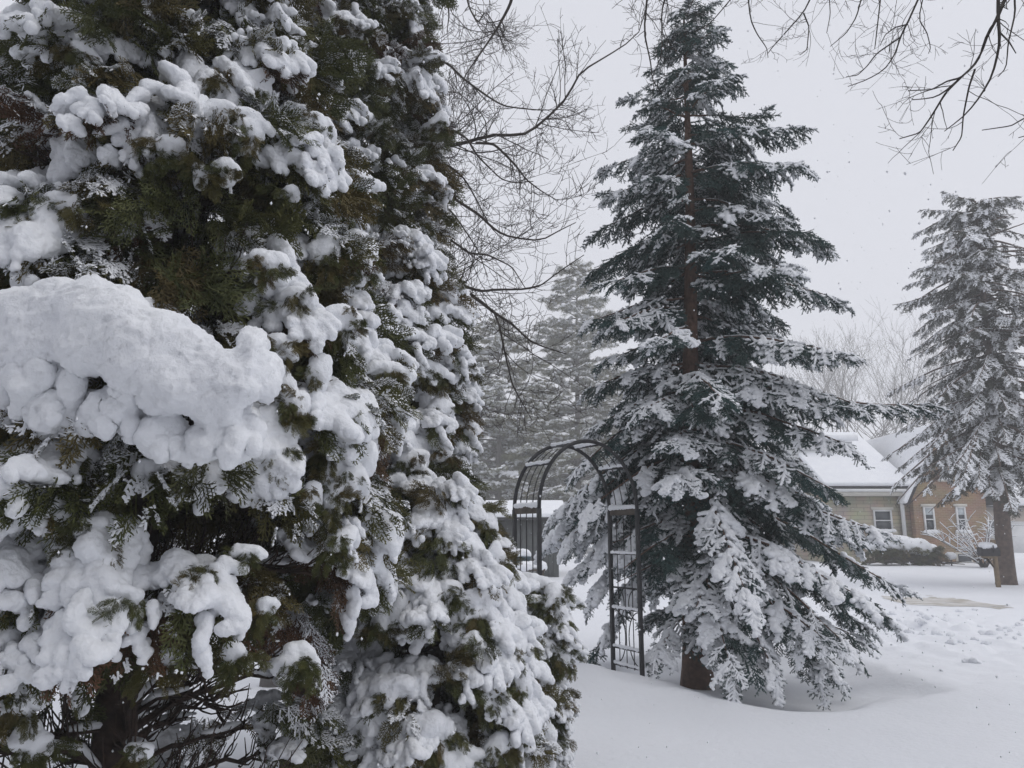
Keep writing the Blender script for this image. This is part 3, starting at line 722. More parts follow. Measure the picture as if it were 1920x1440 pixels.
# ------------------------------------------------------------------ conifers with whorled branches
def conifer(name, label, base, top, whorls, reach, sprigs, heavy, light, bark, trunk_r, seed, sprig_scale=1.0, step=.085, snow_fn=None, droop_fn=None, front_gap=None, bare=.2, hang=(.2, .75), per=(5, 7), branch_r=.018, zfirst=.5, spread=50, cat='tree', skip=None, extra=(), vary=(.82, 1.08), thick=None):
    rng = np.random.default_rng(seed); base = np.array(base, float); top = np.array(top, float); H = top[2] - base[2]
    t = thing(name, label, cat, tuple(base))
    n = 30; tt = np.linspace(0, 1, n)
    P = base + (top - base) * tt[:, None] + np.c_[.02 * np.sin(tt * 9 + seed), .02 * np.cos(tt * 7), 0 * tt] - UP * .25 * (1 - tt)[:, None]
    fl = 1 + .30 * np.exp(-tt * 28)
    MB().tube(P, trunk_r * (1 - tt * .93) * fl, 14).build('trunk', bark, t, True)
    mb = MB(); pos, fr, scl, hv = [], [], [], []; sb = MB()
    plan = []
    for w in range(whorls):
        f = w / (whorls - 1); z = zfirst + (H - zfirst - .12) * f**.92
        m = rng.integers(*per); a0 = rng.uniform(0, 6.28)
        for k in range(m):
            phi = a0 + k * 2 * math.pi / m + rng.normal(0, .22); zz = z + rng.normal(0, .09) * (H / 9)
            if front_gap and front_gap(zz, phi, rng): continue
            plan.append((zz, phi, reach(zz, phi) * rng.uniform(*vary), *droop_fn(zz / H, rng), f))
    for z0_, tip in extra:                                   # single boughs with a known tip
        d_ = np.asarray(tip) - base; L_ = math.hypot(d_[0], d_[1]); plan.append((z0_, math.atan2(d_[1], d_[0]), L_, .08, (z0_ + .08 * L_ + .10 * L_ * .25 - d_[2]) / L_, z0_ / H))
    if True:
        for zz, phi, L, a, b, f in plan:
            o = np.array([math.cos(phi), math.sin(phi), 0])
            root = base + (top - base) * np.clip(zz / H, 0, 1); root[2] = base[2] + zz
            s = np.linspace(0, 1, 12); q = s * L
            bend = rng.normal(0, .12)
            side = np.array([-o[1], o[0], 0])
            pts = root + o * q[:, None] + side * (bend * L * s * s)[:, None] + UP * (a * q - b * L * s**1.7 + .10 * L * np.clip(s - .75, 0, 1)**2 * 4)[:, None]
            pts[:, 2] += np.cumsum(rng.normal(0, .008, 12))
            gz = ground_z(pts[:, 0], pts[:, 1]) + .06
            pts[:, 2] = np.maximum(pts[:, 2], gz)
            mb.tube(pts, branch_r * (.5 + L / 2.4) * np.linspace(1, .22, 12), 5)
            if rng.random() < .5 and f < .75: sb.tube(pts[1:8] + UP * branch_r * .8, branch_r * .55 * np.sin(np.linspace(.3, 2.9, 7)), 5)
            d = bare * L * rng.uniform(.6, 1.2); sd = 1
            while d < L * .995:
                u = d / L; x = u * 11; i = min(int(x), 10); p = pts[i] + (pts[i + 1] - pts[i]) * (x - i)
                tg = pts[i + 1] - pts[i]; tg /= np.linalg.norm(tg)
                sdv = np.cross(tg, UP); sdv /= np.linalg.norm(sdv) + 1e-9
                ang = math.radians(rng.uniform(spread - 14, spread + 14))
                dirn = tg * math.cos(ang) + sdv * sd * math.sin(ang) - UP * rng.uniform(*hang) * (1.1 - .55 * u)
                ss = sprig_scale * (.55 + .75 * (1 - u)) * min(1.15, .45 + L / 1.8) * rng.uniform(.75, 1.2)
                pos.append(p); fr.append(frame(dirn, UP + o * .2 + rng.normal(0, .12, 3))); scl.append(ss); hv.append((zz / H, u, phi, rng.random(), dirn[2] / np.linalg.norm(dirn)))
                d += step * rng.uniform(.7, 1.3) * sprig_scale**.5; sd = -sd
            for e in range(2):
                pos.append(pts[-1] - (pts[-1] - pts[-2]) * .5 * e); fr.append(frame(pts[-1] - pts[-2] + rng.normal(0, .04, 3) - UP * .05, UP)); scl.append(sprig_scale * rng.uniform(.6, .85)); hv.append((zz / H, 1.0, phi, rng.random(), 0))
    # leader
    for e in range(10):
        phi = rng.uniform(0, 6.28); pos.append(top - UP * e * .05 * H / 9); fr.append(frame(np.array([math.cos(phi), math.sin(phi), rng.uniform(.3, 1.4)]), UP + .01)); scl.append(sprig_scale * .6); hv.append((1, .5, phi, .99, 0))
    pos, fr, scl, hv = np.array(pos), np.array(fr), np.array(scl), np.array(hv); nv = len(sprigs)
    if skip is not None:
        k = ~skip(pos, rng); pos, fr, scl, hv = pos[k], fr[k], scl[k], hv[k]
    vid = rng.integers(0, nv, len(pos))
    mb.build('branches', bark, t, True, 'stuff', 'whorled branches')
    scatter('needles', sprigs, pos, fr, scl, vid, t)
    ph, pl = snow_fn(hv, pos)
    h = hv[:, 3] < ph; l = ~h & (hv[:, 3] < ph + pl)
    if thick is not None:
        k = thick(hv, pos, rng); h &= ~k; l &= ~k
        if k.any(): scatter('thick_snow', SP_THICK, pos[k], fr[k], scl[k], vid[k], t)
    if h.any(): scatter('snow_load', heavy, pos[h], fr[h], scl[h], vid[h], t)
    if l.any(): scatter('snow_dusting', light, pos[l], fr[l], scl[l], vid[l], t)
    if sb.n: sb.build('branch_snow', M_SNOW, t, True, 'stuff')
    child_space(t); return t, len(pos)

# the big spruce
prof = [(20, 1255, 1330), (90, 1235, 1375), (190, 1195, 1385), (240, 1135, 1476), (350, 1110, 1538), (450, 1104, 1500), (560, 1090, 1582), (680, 1072, 1585), (780, 1075, 1655), (880, 1050, 1600), (960, 1030, 1640), (1040, 1040, 1660), (1105, 1080, 1688), (1180, 1090, 1640), (1270, 1200, 1600)]
zt = []; rl = []; rr = []
for py, l, r in prof:
    zt.append(at(1300, py, 9.2)[2]); f = zt[-1]
    cx = TRUNK[0] + (at(1285, 20, 9.2)[0] - TRUNK[0]) * np.clip(zt[-1] / 8.9, 0, 1)
    rl.append(cx - at(l, py, 9.2)[0]); rr.append(at(r, py, 9.2)[0] - cx)
zt, rl, rr = zt[::-1], rl[::-1], rr[::-1]
TOPS = at(1285, 22, 9.2)
def dr_spruce(f, rng):
    if f > .8: return rng.uniform(.15, .45), rng.uniform(.1, .3)
    return rng.uniform(.02, .24), rng.uniform(.32, .52) + .16 * max(0, .45 - f)
def reach_s(z, phi):
    c = math.cos(phi); w = .5 + .5 * c; L = .8
    for _ in range(4):
        zz = z - (.36 if z < 7 else .0) * L
        L = .5 * L + .5 * (np.interp(zz, zt, rl) * (1 - w) + np.interp(zz, zt, rr) * w - (.12 if z > 3 else .26))
    return max(.25, float(L)) * (1.0 if abs(c) > .5 else .92)
def gap_s(z, phi, rng):
    front = abs((phi + math.pi / 2 + math.pi) % (2 * math.pi) - math.pi)
    if 4.0 < z < 7.3 and front < .55: return rng.random() < .75
    if 1.2 < z <= 4.0 and front < .25: return rng.random() < .35
    return False
def snow_s(hv, pos):
    f, u = hv[:, 0], hv[:, 1]; nz = fbm(pos * 1.6, 66, 2) * 2
    lvl = np.interp(f, [0, .18, .3, .5, .8, 1], [.46, .34, .30, .24, .12, .03])
    ph = np.clip(lvl * (.35 + .9 * u) + nz * .55 - .06, 0, 1); ph *= np.where(hv[:, 4] < -.72, .35, 1)
    pl = np.clip(.44 + nz * .45, 0, .65)
    return ph, pl
def skip_s(p, r):
    x, y = project(p); n = len(p); tx = 1285 + 18 * (y - 20) / 1220                 # open in front of the arbor panel and along parts of the trunk
    arbor = (x > 1128) & (x < 1226) & (y > 880) & (y < 1265) & (p[:, 1] < 8.95)
    bole = (np.abs(x - tx - 2) < 26) & (p[:, 1] < 9.25) & (((y > 150) & (y < 400)) | ((y > 455) & (y < 640)) | ((y > 1060) & (y < 1240) & (x < tx + 12))) & (r.random(n) < .85)
    return arbor | bole
def thick_s(hv, pos, rng):
    x, y = project(pos); left = (x > 990) & (x < 1160) & (y > 890) & (y < 1180)
    return (left & (rng.random(len(pos)) < .6)) | ((hv[:, 0] < .30) & (hv[:, 1] > .45) & (rng.random(len(pos)) < .22 + fbm(pos * 1.8, 67, 2)) & (hv[:, 4] > -.75))
spr, ns_ = conifer('blue_spruce', 'large blue-green spruce with drooping snowy boughs, centre of the lawn', TRUNK, TOPS, 25, reach_s, SP_LEAF, SP_HEAVY, SP_LIGHT, M_SBARK, .165, 77,
              thick=thick_s, snow_fn=snow_s, droop_fn=dr_spruce, front_gap=gap_s, zfirst=.85, extra=[(2.0, at(1640, 1090, 9.1)), (2.4, at(1620, 1015, 9.4)), (1.7, at(1600, 1170, 8.7)), (1.3, at(1570, 1240, 8.3)), (1.2, at(1535, 1262, 8.0)), (1.5, at(1590, 1210, 8.5)), (1.6, at(1480, 1200, 7.9)), (1.5, at(1410, 1262, 7.8)),
                       (1.4, at(1345, 1262, 7.75)), (2.3, at(1370, 1120, 7.7)), (1.5, at(1110, 1215, 9.4)), (2.0, at(1098, 1120, 9.5)), (2.6, at(1010, 1015, 9.6)), (2.5, at(1055, 1000, 9.5)), (2.3, at(1090, 1060, 9.4)), (2.8, at(1040, 960, 9.7)), (2.4, at(1075, 1030, 9.7)), (3.2, at(1065, 880, 9.2)), (3.3, at(1655, 775, 9.4)), (2.0, at(1560, 1130, 8.6))], step=.066, bare=.13, hang=(.2, .85), skip=skip_s)

# the old pine-like spruce on the right
T2 = at(1886, 1086, 22.5); T2[2] = float(ground_z(T2[0], T2[1])); TOP2 = at(1800, 385, 22.5)
TOP2[0] = at(1830, 385, 22.5)[0]
z2 = [0, 2.6, 3.4, 4.5, 5.6, 7.0, 8.3, 9.3, 10.2, 11.2, 12]; r2l = [3.2, 3.5, 3.6, 3.2, 2.8, 2.7, 2.6, 2.5, 2.3, 2.1, 1.5]
def reach_p(z, phi): return float(np.interp(z, z2, r2l)) * (1.0 if math.cos(phi) < .3 else .9)
def dr_p(f, rng): return rng.uniform(-.05, .25), rng.uniform(.15, .45) + .35 * (1 - f)
conifer('old_conifer', 'tall grey-green conifer frosted with snow, bare lower trunk beside the mailbox', T2, TOP2, 24, reach_p, PN_LEAF, SP_HEAVY, SP_LIGHT, M_PBARK, .25, 88, extra=[(4.6, at(1668, 912, 22.0)), (5.0, at(1690, 868, 22.3)), (5.6, at(1698, 815, 22.6)), (4.3, at(1712, 915, 21.4)), (4.4, at(1752, 915, 20.8)), (6.4, at(1704, 760, 22.4)), (4.8, at(1790, 900, 20.4)), (4.2, at(1735, 880, 21.2)), (5.2, at(1725, 850, 21.6)), (4.4, at(1815, 915, 20.5))], vary=(.5, 1.1), sprig_scale=.92, step=.085,
        snow_fn=lambda hv, pos: (np.clip(.10 + fbm(pos * .9, 5, 2) * .9 - .08 * hv[:, 0], 0, 1), np.full(len(pos), .6)), droop_fn=dr_p, zfirst=3.4, per=(6, 9), branch_r=.03, bare=.14, hang=(.3, 1.3),
        skip=lambda p, r: (fbm(p * .9, 51, 2) > .07) & (r.random(len(p)) < .9))

# far pines behind the arbor
def far_pine(px, basey, topy, d, w, seed, label, **kw):
    b = at(px, 1000, d); b[2] = float(ground_z(b[0], b[1])); tp = at(px, topy, d); H = tp[2] - b[2]
    zs = np.array([0, .12, .3, .55, .8, 1]) * H; rs = np.array([.9, 1.0, 1.0, .85, .5, .12]) * w
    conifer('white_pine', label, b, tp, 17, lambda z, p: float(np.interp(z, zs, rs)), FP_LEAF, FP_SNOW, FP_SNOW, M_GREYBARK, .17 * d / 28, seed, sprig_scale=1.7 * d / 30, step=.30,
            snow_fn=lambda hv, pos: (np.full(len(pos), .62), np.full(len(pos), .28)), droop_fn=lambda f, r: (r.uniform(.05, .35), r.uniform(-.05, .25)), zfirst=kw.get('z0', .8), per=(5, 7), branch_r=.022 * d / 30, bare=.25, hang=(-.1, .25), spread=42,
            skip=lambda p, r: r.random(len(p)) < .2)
far_pine(935, 1000, 610, 46, 4.4, 91, 'far hazy pine rising straight behind the left side of the iron arbor')
far_pine(1082, 1000, 505, 53, 5.0, 92, 'taller far pine half hidden by the left edge of the spruce')
far_pine(1010, 1000, 730, 62, 4.8, 93, 'fainter low pine between the two far pines')
far_pine(860, 1000, 660, 57, 4.8, 94, 'far pine mostly hidden behind the tall arborvitae')
far_pine(1160, 1000, 700, 66, 5.0, 95, 'farthest pine seen low behind the spruce boughs')

# ------------------------------------------------------------------ bare trees
def twiggy(mb, pts, r0, r1, rng, depth, dens, ln, up=.35, sides=5, rmin=.003):
    pts = np.asarray(pts, float); n = len(pts)
    mb.tube(pts, np.linspace(r0, r1, n), sides if depth < 1 else 4 if depth < 2 else 3, depth < 1)
    if depth >= 3: return
    seg = np.linalg.norm(np.diff(pts, axis=0), axis=1); tot = seg.sum(); cum = np.r_[0, np.cumsum(seg)]
    k = rng.poisson(tot * dens); sgn = 1
    for q in range(k):
        u = rng.uniform(.08, 1.0); s = u * tot; i = min(np.searchsorted(cum, s) - 1, n - 2); i = max(i, 0)
        p = pts[i] + (pts[i + 1] - pts[i]) * ((s - cum[i]) / (seg[i] + 1e-9))
        tg = pts[i + 1] - pts[i]; tg /= np.linalg.norm(tg) + 1e-9
        ax = rng.normal(0, 1, 3); ax -= tg * np.dot(ax, tg); ax /= np.linalg.norm(ax) + 1e-9
        a = math.radians(rng.uniform(30, 65)); d = tg * math.cos(a) + ax * math.sin(a); l = ln * rng.uniform(.4, 1.2) * (1.1 - .45 * u)
        m = 7; t = np.linspace(0, 1, m)[:, None]; cv = rng.normal(0, .55, 3) + UP * up * rng.uniform(.2, 2.0)
        b = p + d * l * t + cv * l * t * t * .6 + np.cumsum(rng.normal(0, .012 * l, (m, 3)), 0)
        rr = max(rmin, min(r0, np.interp(u, [0, 1], [r0, r1])) * .5)
        twiggy(mb, b, rr, max(rr * .5, rmin * .7), rng, depth + 1, dens * 1.12, l * .62, up, sides, rmin)
def smooth_path(P, n=14):
    P = np.asarray(P, float); t = np.linspace(0, 1, len(P)); q = np.linspace(0, 1, n * 1)
    # Catmull-like smoothing through dense linear interpolation and averaging
    D = np.stack([np.interp(np.linspace(0, 1, 60), t, P[:, k]) for k in range(3)], 1)
    for _ in range(5): D[1:-1] = (D[:-2] + 2 * D[1:-1] + D[2:]) / 4
    return np.stack([np.interp(q, np.linspace(0, 1, 60), D[:, k]) for k in range(3)], 1)

# tree hidden behind the tall arborvitae: its limbs reach out to the right
rg = np.random.default_rng(404)
LT = np.array([-2.6, 8.6, 0.]); LT[2] = float(ground_z(LT[0], LT[1]))
tL = thing('bare_tree', 'bare deciduous tree behind the arborvitae, thin grey branches spreading right against the sky', 'tree', tuple(LT))
zz = np.linspace(-.2, 7.5, 20)
MB().tube(np.c_[LT[0] + .06 * np.sin(zz), LT[1] + .05 * np.cos(zz * 1.3), zz], np.linspace(.16, .05, 20), 12).build('trunk', M_GREYBARK, tL, True)
mb = MB()
LL = [([(780,113),(837,115),(867,147),(920,185),(947,200),(1013,207),(1055,205)], 8.0, 6),
      ([(700,300),(827,277),(877,267),(927,250),(980,257),(1013,233),(1067,183),(1082,138),(1120,116),(1160,92),(1207,60),(1216,-30)], 7.6, 8),
      ([(800,235),(850,243),(877,260),(893,290),(913,310),(940,337),(967,343),(1000,340)], 7.8, 5),
      ([(893,268),(927,270),(967,310),(987,337),(1013,357),(1047,377)], 7.7, 5),
      ([(760,280),(843,310),(873,337),(900,387),(920,427),(950,455)], 8.2, 5),
      ([(720,330),(820,348),(857,377),(900,403),(923,427),(947,443),(1013,453),(1047,433),(1080,417)], 7.9, 7),
      ([(740,360),(823,377),(850,400),(873,433),(897,470),(915,520)], 8.4, 5),
      ([(790,500),(870,537),(903,547),(927,543),(980,543),(1013,537),(1047,510),(1095,478)], 7.4, 7),
      ([(790,500),(870,543),(903,567),(927,587),(960,607),(993,640),(1027,653),(1062,664)], 7.4, 8),
      ([(927,587),(937,613),(947,663),(960,720),(980,757),(997,787)], 7.4, 4),
      ([(820,670),(870,713),(887,733),(903,777)], 7.6, 4),
      ([(966,-30),(957,8),(933,53),(910,87),(873,140),(862,170)], 8.3, 6),
      ([(838,-20),(842,30),(838,60)], 8.3, 4), ([(872,-20),(880,15),(896,45),(910,20),(930,50),(950,103)], 8.3, 4),
      ([(845,450),(880,475),(915,478),(960,500),(985,540)], 8.0, 4)]
for k, (pl, d, wpx) in enumerate(LL):
    P = [at(x, y, d + .5 * math.sin(k * 2.1) + .15 * math.sin(i * 1.3 + k)) for i, (x, y) in enumerate(pl)]
    if pl[0][0] < 830 and pl[0][1] > 50:
        z0 = min(max(P[0][2] - 1.2, 1.5), 6.5); P = [np.array([LT[0], LT[1], z0])] + P
    twiggy(mb, smooth_path(P, 22), wpx * d / FPX * .62, .0045, rg, 0, 7.2, .76, .3, rmin=.0029)
mb.build('branches', M_TWIG, tL, False, 'stuff', 'fine bare branches and twigs')
child_space(tL)

# tree that stands right of the picture and hangs its branches in from above
RT = np.array([6.4, 4.2, 0.]); RT[2] = float(ground_z(RT[0], RT[1]))
tR = thing('bare_tree', 'bare dark branches hanging into the sky from the top right', 'tree', tuple(RT))
rg = np.random.default_rng(505)
zz = np.linspace(-.2, 7.6, 18)
MB().tube(np.c_[RT[0] - .05 * zz, RT[1] + .06 * zz, zz], np.linspace(.26, .13, 18), 12).build('trunk', M_BARK, tR, True)
mb = MB()
limbR = smooth_path([(RT[0] - .2, RT[1] + .25, 4.2), (5.2, 4.7, 6.0), (3.7, 5.2, 6.9), (2.2, 5.7, 7.3), (.8, 6.2, 7.4), (-.6, 6.6, 7.3)], 24)
mb.tube(limbR, np.linspace(.085, .02, 24), 8)
TT = [([(1216,-30),(1207,60),(1220,117),(1223,150),(1241,174)], 6.2, 6), ([(1256,-30),(1240,20),(1242,100),(1222,147)], 6.2, 6), ([(1310,-25),(1287,32)], 6.1, 5),
      ([(1390,-25),(1333,43),(1300,60)], 6.0, 4), ([(1400,-30),(1407,37),(1420,65),(1438,90),(1440,108)], 5.9, 4), ([(1530,-25),(1507,23),(1447,90),(1440,100)], 5.8, 5),
      ([(1507,25),(1517,50),(1513,93),(1500,103)], 5.8, 3), ([(1553,-30),(1557,27),(1550,62)], 5.7, 3), ([(1622,-30),(1606,32),(1587,62),(1557,87)], 5.6, 4),
      ([(1654,-30),(1645,49),(1641,84),(1640,92)], 5.5, 4), ([(1735,-30),(1700,46),(1688,70),(1679,100),(1660,130),(1625,150),(1590,162)], 5.3, 5),
      ([(1688,70),(1644,100),(1625,125),(1608,141),(1587,144)], 5.3, 3), ([(1700,46),(1679,51),(1660,65),(1650,85)], 5.3, 3),
      ([(1736,-30),(1722,36),(1738,60),(1745,90),(1741,100)], 5.2, 3),
      ([(1872,-40),(1871,32),(1874,62),(1873,92),(1860,144),(1836,184),(1809,217),(1771,246)], 4.4, 9),
      ([(1897,-40),(1871,35),(1852,62),(1839,103),(1825,125),(1803,144),(1771,173),(1749,184),(1711,187)], 4.3, 9),
      ([(1803,144),(1774,173),(1749,214),(1725,249),(1687,260)], 4.3, 5), ([(1828,130),(1817,162),(1806,217),(1803,257),(1787,282)], 4.3, 4),
      ([(1801,146),(1776,152),(1747,168),(1703,170)], 4.3, 4), ([(1900,-40),(1904,22),(1896,57),(1890,81),(1887,127),(1871,144)], 4.4, 5),
      ([(1990,190),(1920,222),(1896,236),(1841,244)], 4.6, 4), ([(1874,60),(1892,78),(1905,100)], 4.3, 4), ([(1990,215),(1940,250),(1910,258)], 4.6, 3)]
for k, (pl, d, wpx) in enumerate(TT):
    P = [at(x, y, d + .12 * math.sin(i * 1.7 + k)) for i, (x, y) in enumerate(pl)]
    if pl[0][1] < 0:
        j = int(np.argmin(np.linalg.norm(limbR - P[0], axis=1))); P = [limbR[j], (limbR[j] + P[0]) / 2 + UP * .1] + P
    elif pl[0][0] > 1950: P = [np.array([RT[0] - .3, RT[1] + .3, 4.6])] + P
    twiggy(mb, smooth_path(P, 20), wpx * d / FPX * .55, .003, rg, 0, 6.2, .42, .25, rmin=.0017)
mb.build('branches', M_BARK, tR, False, 'stuff', 'fine bare branches and twigs')
child_space(tR)

# far bare trees above the roof
def bare_far(px, d, topy, seed, label, spread=.9):
    b = at(px, 1000, d); b[2] = float(ground_z(b[0], b[1])); H = at(px, topy, d)[2] - b[2]
    t = thing('bare_tree', label, 'tree', tuple(b), group='bare trees beyond the brick house'); rng = np.random.default_rng(seed)
    MB().tube(b + np.c_[np.zeros(6), np.zeros(6), np.linspace(-.2, H * .35, 6)], np.linspace(.2, .14, 6), 8).build('trunk', M_GREYBARK, t, True)
    mb = MB()
    def grow(p, d_, l, r, dep):
        n = 6; tt = np.linspace(0, 1, n)[:, None]; c = rng.normal(0, .22, 3) + UP * .25
        pts = p + d_ * l * tt + c * l * tt * tt * .6
        mb.tube(pts, np.linspace(r, r * .6, n), 4 if dep < 3 else 3, False)
        if dep >= 5: return
        e = pts[-1]; td = pts[-1] - pts[-2]; td /= np.linalg.norm(td)
        for k in range(rng.integers(2, 4)):
            v = td + rng.normal(0, .42, 3) * spread; v[2] = max(v[2], .05); v /= np.linalg.norm(v); grow(e if k < 2 else pts[3], v, l * rng.uniform(.62, .85), max(r * .58, .012), dep + 1)
    for k in range(6):
        a = rng.uniform(0, 6.28); v = np.array([math.cos(a) * .5, math.sin(a) * .5, 1.]); v /= np.linalg.norm(v)
        grow(b + UP * H * rng.uniform(.18, .35), v, H * .22, .10, 0)
    mb.build('branches', M_GREYBARK, t, False, 'stuff'); child_space(t)
bare_far(1585, 74, 640, 601, 'faint bare tree above the siding gable of the brick house')
bare_far(1645, 80, 620, 602, 'faint bare tree over the middle of the snowy roof')
bare_far(1700, 77, 600, 603, 'faint bare tree over the roof, next to the tall conifer')
bare_far(1770, 84, 640, 604, 'faint bare tree mostly hidden by the tall conifer')
bare_far(1530, 86, 680, 605, 'faint bare tree peeping past the right edge of the spruce')

# ------------------------------------------------------------------ iron arbor
TH = math.radians(30); WA, DA = 1.28, .50; SPR, RA = 1.80, WA / 2
aL = at(1011, 1000, 7.75)
arb = thing('garden_arbor', 'black iron garden arbor with an arched top, snow on its rungs', 'arbor', (aL[0] + WA / 2 * math.cos(TH), aL[1] + WA / 2 * math.sin(TH), .05), TH)
def lb(pts, r, nm, s=8, m=M_IRON, par=arb, fl=1.0): return MB().tube(np.array(pts, float), r, s, True, fl).build(nm, m, par, True)
for yy in (0, DA):
    for xx in (-WA / 2, WA / 2): bevel(MB().box((xx - .02, yy - .02, -.2), (xx + .02, yy + .02, SPR)).build('post', M_IRON, arb), .004)
    a = np.linspace(0, math.pi, 33)
    lb(np.c_[-RA * np.cos(a), np.full(33, yy), SPR + (RA + .09) * np.sin(a)], .021, 'arch_rail', 8)
def arch_pt(a): return -RA * math.cos(a), SPR + (RA + .09) * math.sin(a)
rg = np.random.default_rng(9)
def snow_bar(x0, x1, z, dx=0, seed=0, r=.018, par=arb):
    n = 26; y = np.linspace(.02, DA - .02, n); C = np.c_[np.full(n, x0) + rg.normal(0, .003, n), y, z + r * .35 + rg.normal(0, .003, n)]
    return snow_part('snow_ridge', C, r * rg.uniform(.75, 1.2, n), .008, 60 + seed, par, None, .25, 40)
for a in (40, 75, 105, 140):
    x, z = arch_pt(math.radians(a)); lb([(x, 0, z), (x, DA, z)], .014, 'rung', 6); snow_bar(x, x, z + .014, seed=a, r=.016)
for sx in (-1, 1):
    x = sx * WA / 2
    bevel(MB().box((x - .014, .021, SPR - .05), (x + .014, DA - .021, SPR + .03)).build('cross_board', M_OLDWOOD, arb), .003); snow_bar(x, x, SPR + .03, seed=7 + sx, r=.02)
    for z in ((1.32, .95, .72, .30, .12) if sx > 0 else (.82, .45, .12)):
        lb([(x, 0, z), (x, DA, z)], .011, 'rung', 6)
        if rg.random() < .9: snow_bar(x, x, z + .011, seed=int(z * 100), r=.014)
    for k in (1, 2, 3):
        y = DA * k / 4
        a = np.linspace(0, math.radians(60), 12)
        top = np.c_[sx * RA * np.cos(a), np.full(12, y), SPR + (RA + .09) * np.sin(a)]
        lb(np.vstack([[(x, y, .1)], [(x, y, SPR - .06)], top]), .0055, 'wire', 5)
    # scrolls at the foot of the panel
    for sy in (-1, 1):
        a = np.linspace(0, math.pi * 1.0, 18); lb(np.c_[np.full(18, x + .012), DA / 2 + sy * .20 - sy * .17 * np.sin(a) * 1.0, .42 - .28 * np.cos(a) + .0], .006, 'scroll', 5)
        a = np.linspace(0, math.pi * 1.0, 16); lb(np.c_[np.full(16, x + .012), DA / 2 + sy * .16 - sy * .12 * np.sin(a), .78 - .16 * np.cos(a)], .006, 'scroll', 5)

# ------------------------------------------------------------------ brick house
M_BRICK = bpy.data.materials.new('brick'); M_BRICK.use_nodes = True
def brickmat(m, c1, c2, mo, sx, bw, rh):
    t = m.node_tree; b = t.nodes['Principled BSDF']; b.inputs['Roughness'].default_value = .85
    tc = t.nodes.new('ShaderNodeTexCoord'); mp = t.nodes.new('ShaderNodeMapping'); mp.inputs['Rotation'].default_value = (math.radians(90), 0, 0)
    br = t.nodes.new('ShaderNodeTexBrick'); br.inputs['Scale'].default_value = sx; br.inputs['Color1'].default_value = (*c1, 1); br.inputs['Color2'].default_value = (*c2, 1); br.inputs['Mortar'].default_value = (*mo, 1)
    br.inputs['Brick Width'].default_value = bw; br.inputs['Row Height'].default_value = rh; br.inputs['Mortar Size'].default_value = .012; br.inputs['Bias'].default_value = .1
    nz = t.nodes.new('ShaderNodeTexNoise'); nz.inputs['Scale'].default_value = 1.4; mx = t.nodes.new('ShaderNodeMix'); mx.data_type = 'RGBA'; mx.blend_type = 'MULTIPLY'; mx.inputs[0].default_value = .45
    t.links.new(tc.outputs['Object'], mp.inputs[0]); t.links.new(mp.outputs[0], br.inputs['Vector']); t.links.new(tc.outputs['Object'], nz.inputs['Vector'])
    t.links.new(br.outputs['Color'], mx.inputs[6]); t.links.new(nz.outputs['Color'], mx.inputs[7]); t.links.new(mx.outputs[2], b.inputs['Base Color'])
brickmat(M_BRICK, (.38, .235, .135), (.28, .175, .105), (.40, .30, .21), 1.0, .23, .075)
M_STONE = bpy.data.materials.new('limestone'); M_STONE.use_nodes = True
brickmat(M_STONE, (.60, .53, .40), (.50, .44, .34), (.32, .28, .22), 1.0, .62, .17)
M_WHITE = mat('white_paint', (.72, .73, .73), .5, (.64, .65, .66), 3)
M_CREAM = mat('cream_fascia', (.62, .60, .54), .6, (.56, .54, .49), 3)
M_GLASS = mat('window_glass', (.035, .045, .055), .08, spec=.6)
M_CURT = mat('curtain', (.55, .60, .62), .8, (.45, .5, .53), 6)
M_DARK = mat('dark_metal', (.02, .02, .022), .5, (.035, .035, .04), 9)
HY = 34.0
def hp(px, py, d=HY): return at(px, py, d)
hz = float(ground_z(18, HY)) - .15
xl, xc, xr = hp(1560, 1000)[0], hp(1710, 1000)[0], hp(1846, 1000)[0]
eave = hp(1660, 918)[2]; ridge = 6.5
house = thing('brick_house', 'brick and limestone house with a snow covered roof, beyond the driveway', 'house', (xc, HY, hz))
def hb(a, b, nm, m, par=house): return MB().box(a, b).build(nm, m, par)
hb((xl, HY, hz), (xc, HY + 9, eave), 'stone_wall', M_STONE)
# brick gable, a little proud
gx0, gx1 = xc, xr; gm = (gx0 + gx1) / 2; gpk = hp(1776, 800)[2]; geave = hp(1700, 925)[2]
V = [(gx0, HY - .35, hz), (gx1, HY - .35, hz), (gx1, HY - .35, geave), (gm, HY - .35, gpk), (gx0, HY - .35, geave)]
V2 = [(x, HY + 8.9, z) for x, y, z in V]
me = bpy.data.meshes.new('brick_gable'); me.from_pydata(V + V2, [], [(0,1,2,3,4), (9,8,7,6,5), (0,5,6,1), (1,6,7,2), (2,7,8,3), (3,8,9,4), (4,9,5,0)]); me.materials.append(M_BRICK); link('brick_gable', me, house)
def slab(P, th, nm, m, par=house):
    P = np.array(P, float); n = np.cross(P[1] - P[0], P[3] - P[0]); n /= np.linalg.norm(n); n = n if n[2] > 0 else -n
    return MB().hexa(np.vstack([P, P + n * th])).build(nm, m, par)
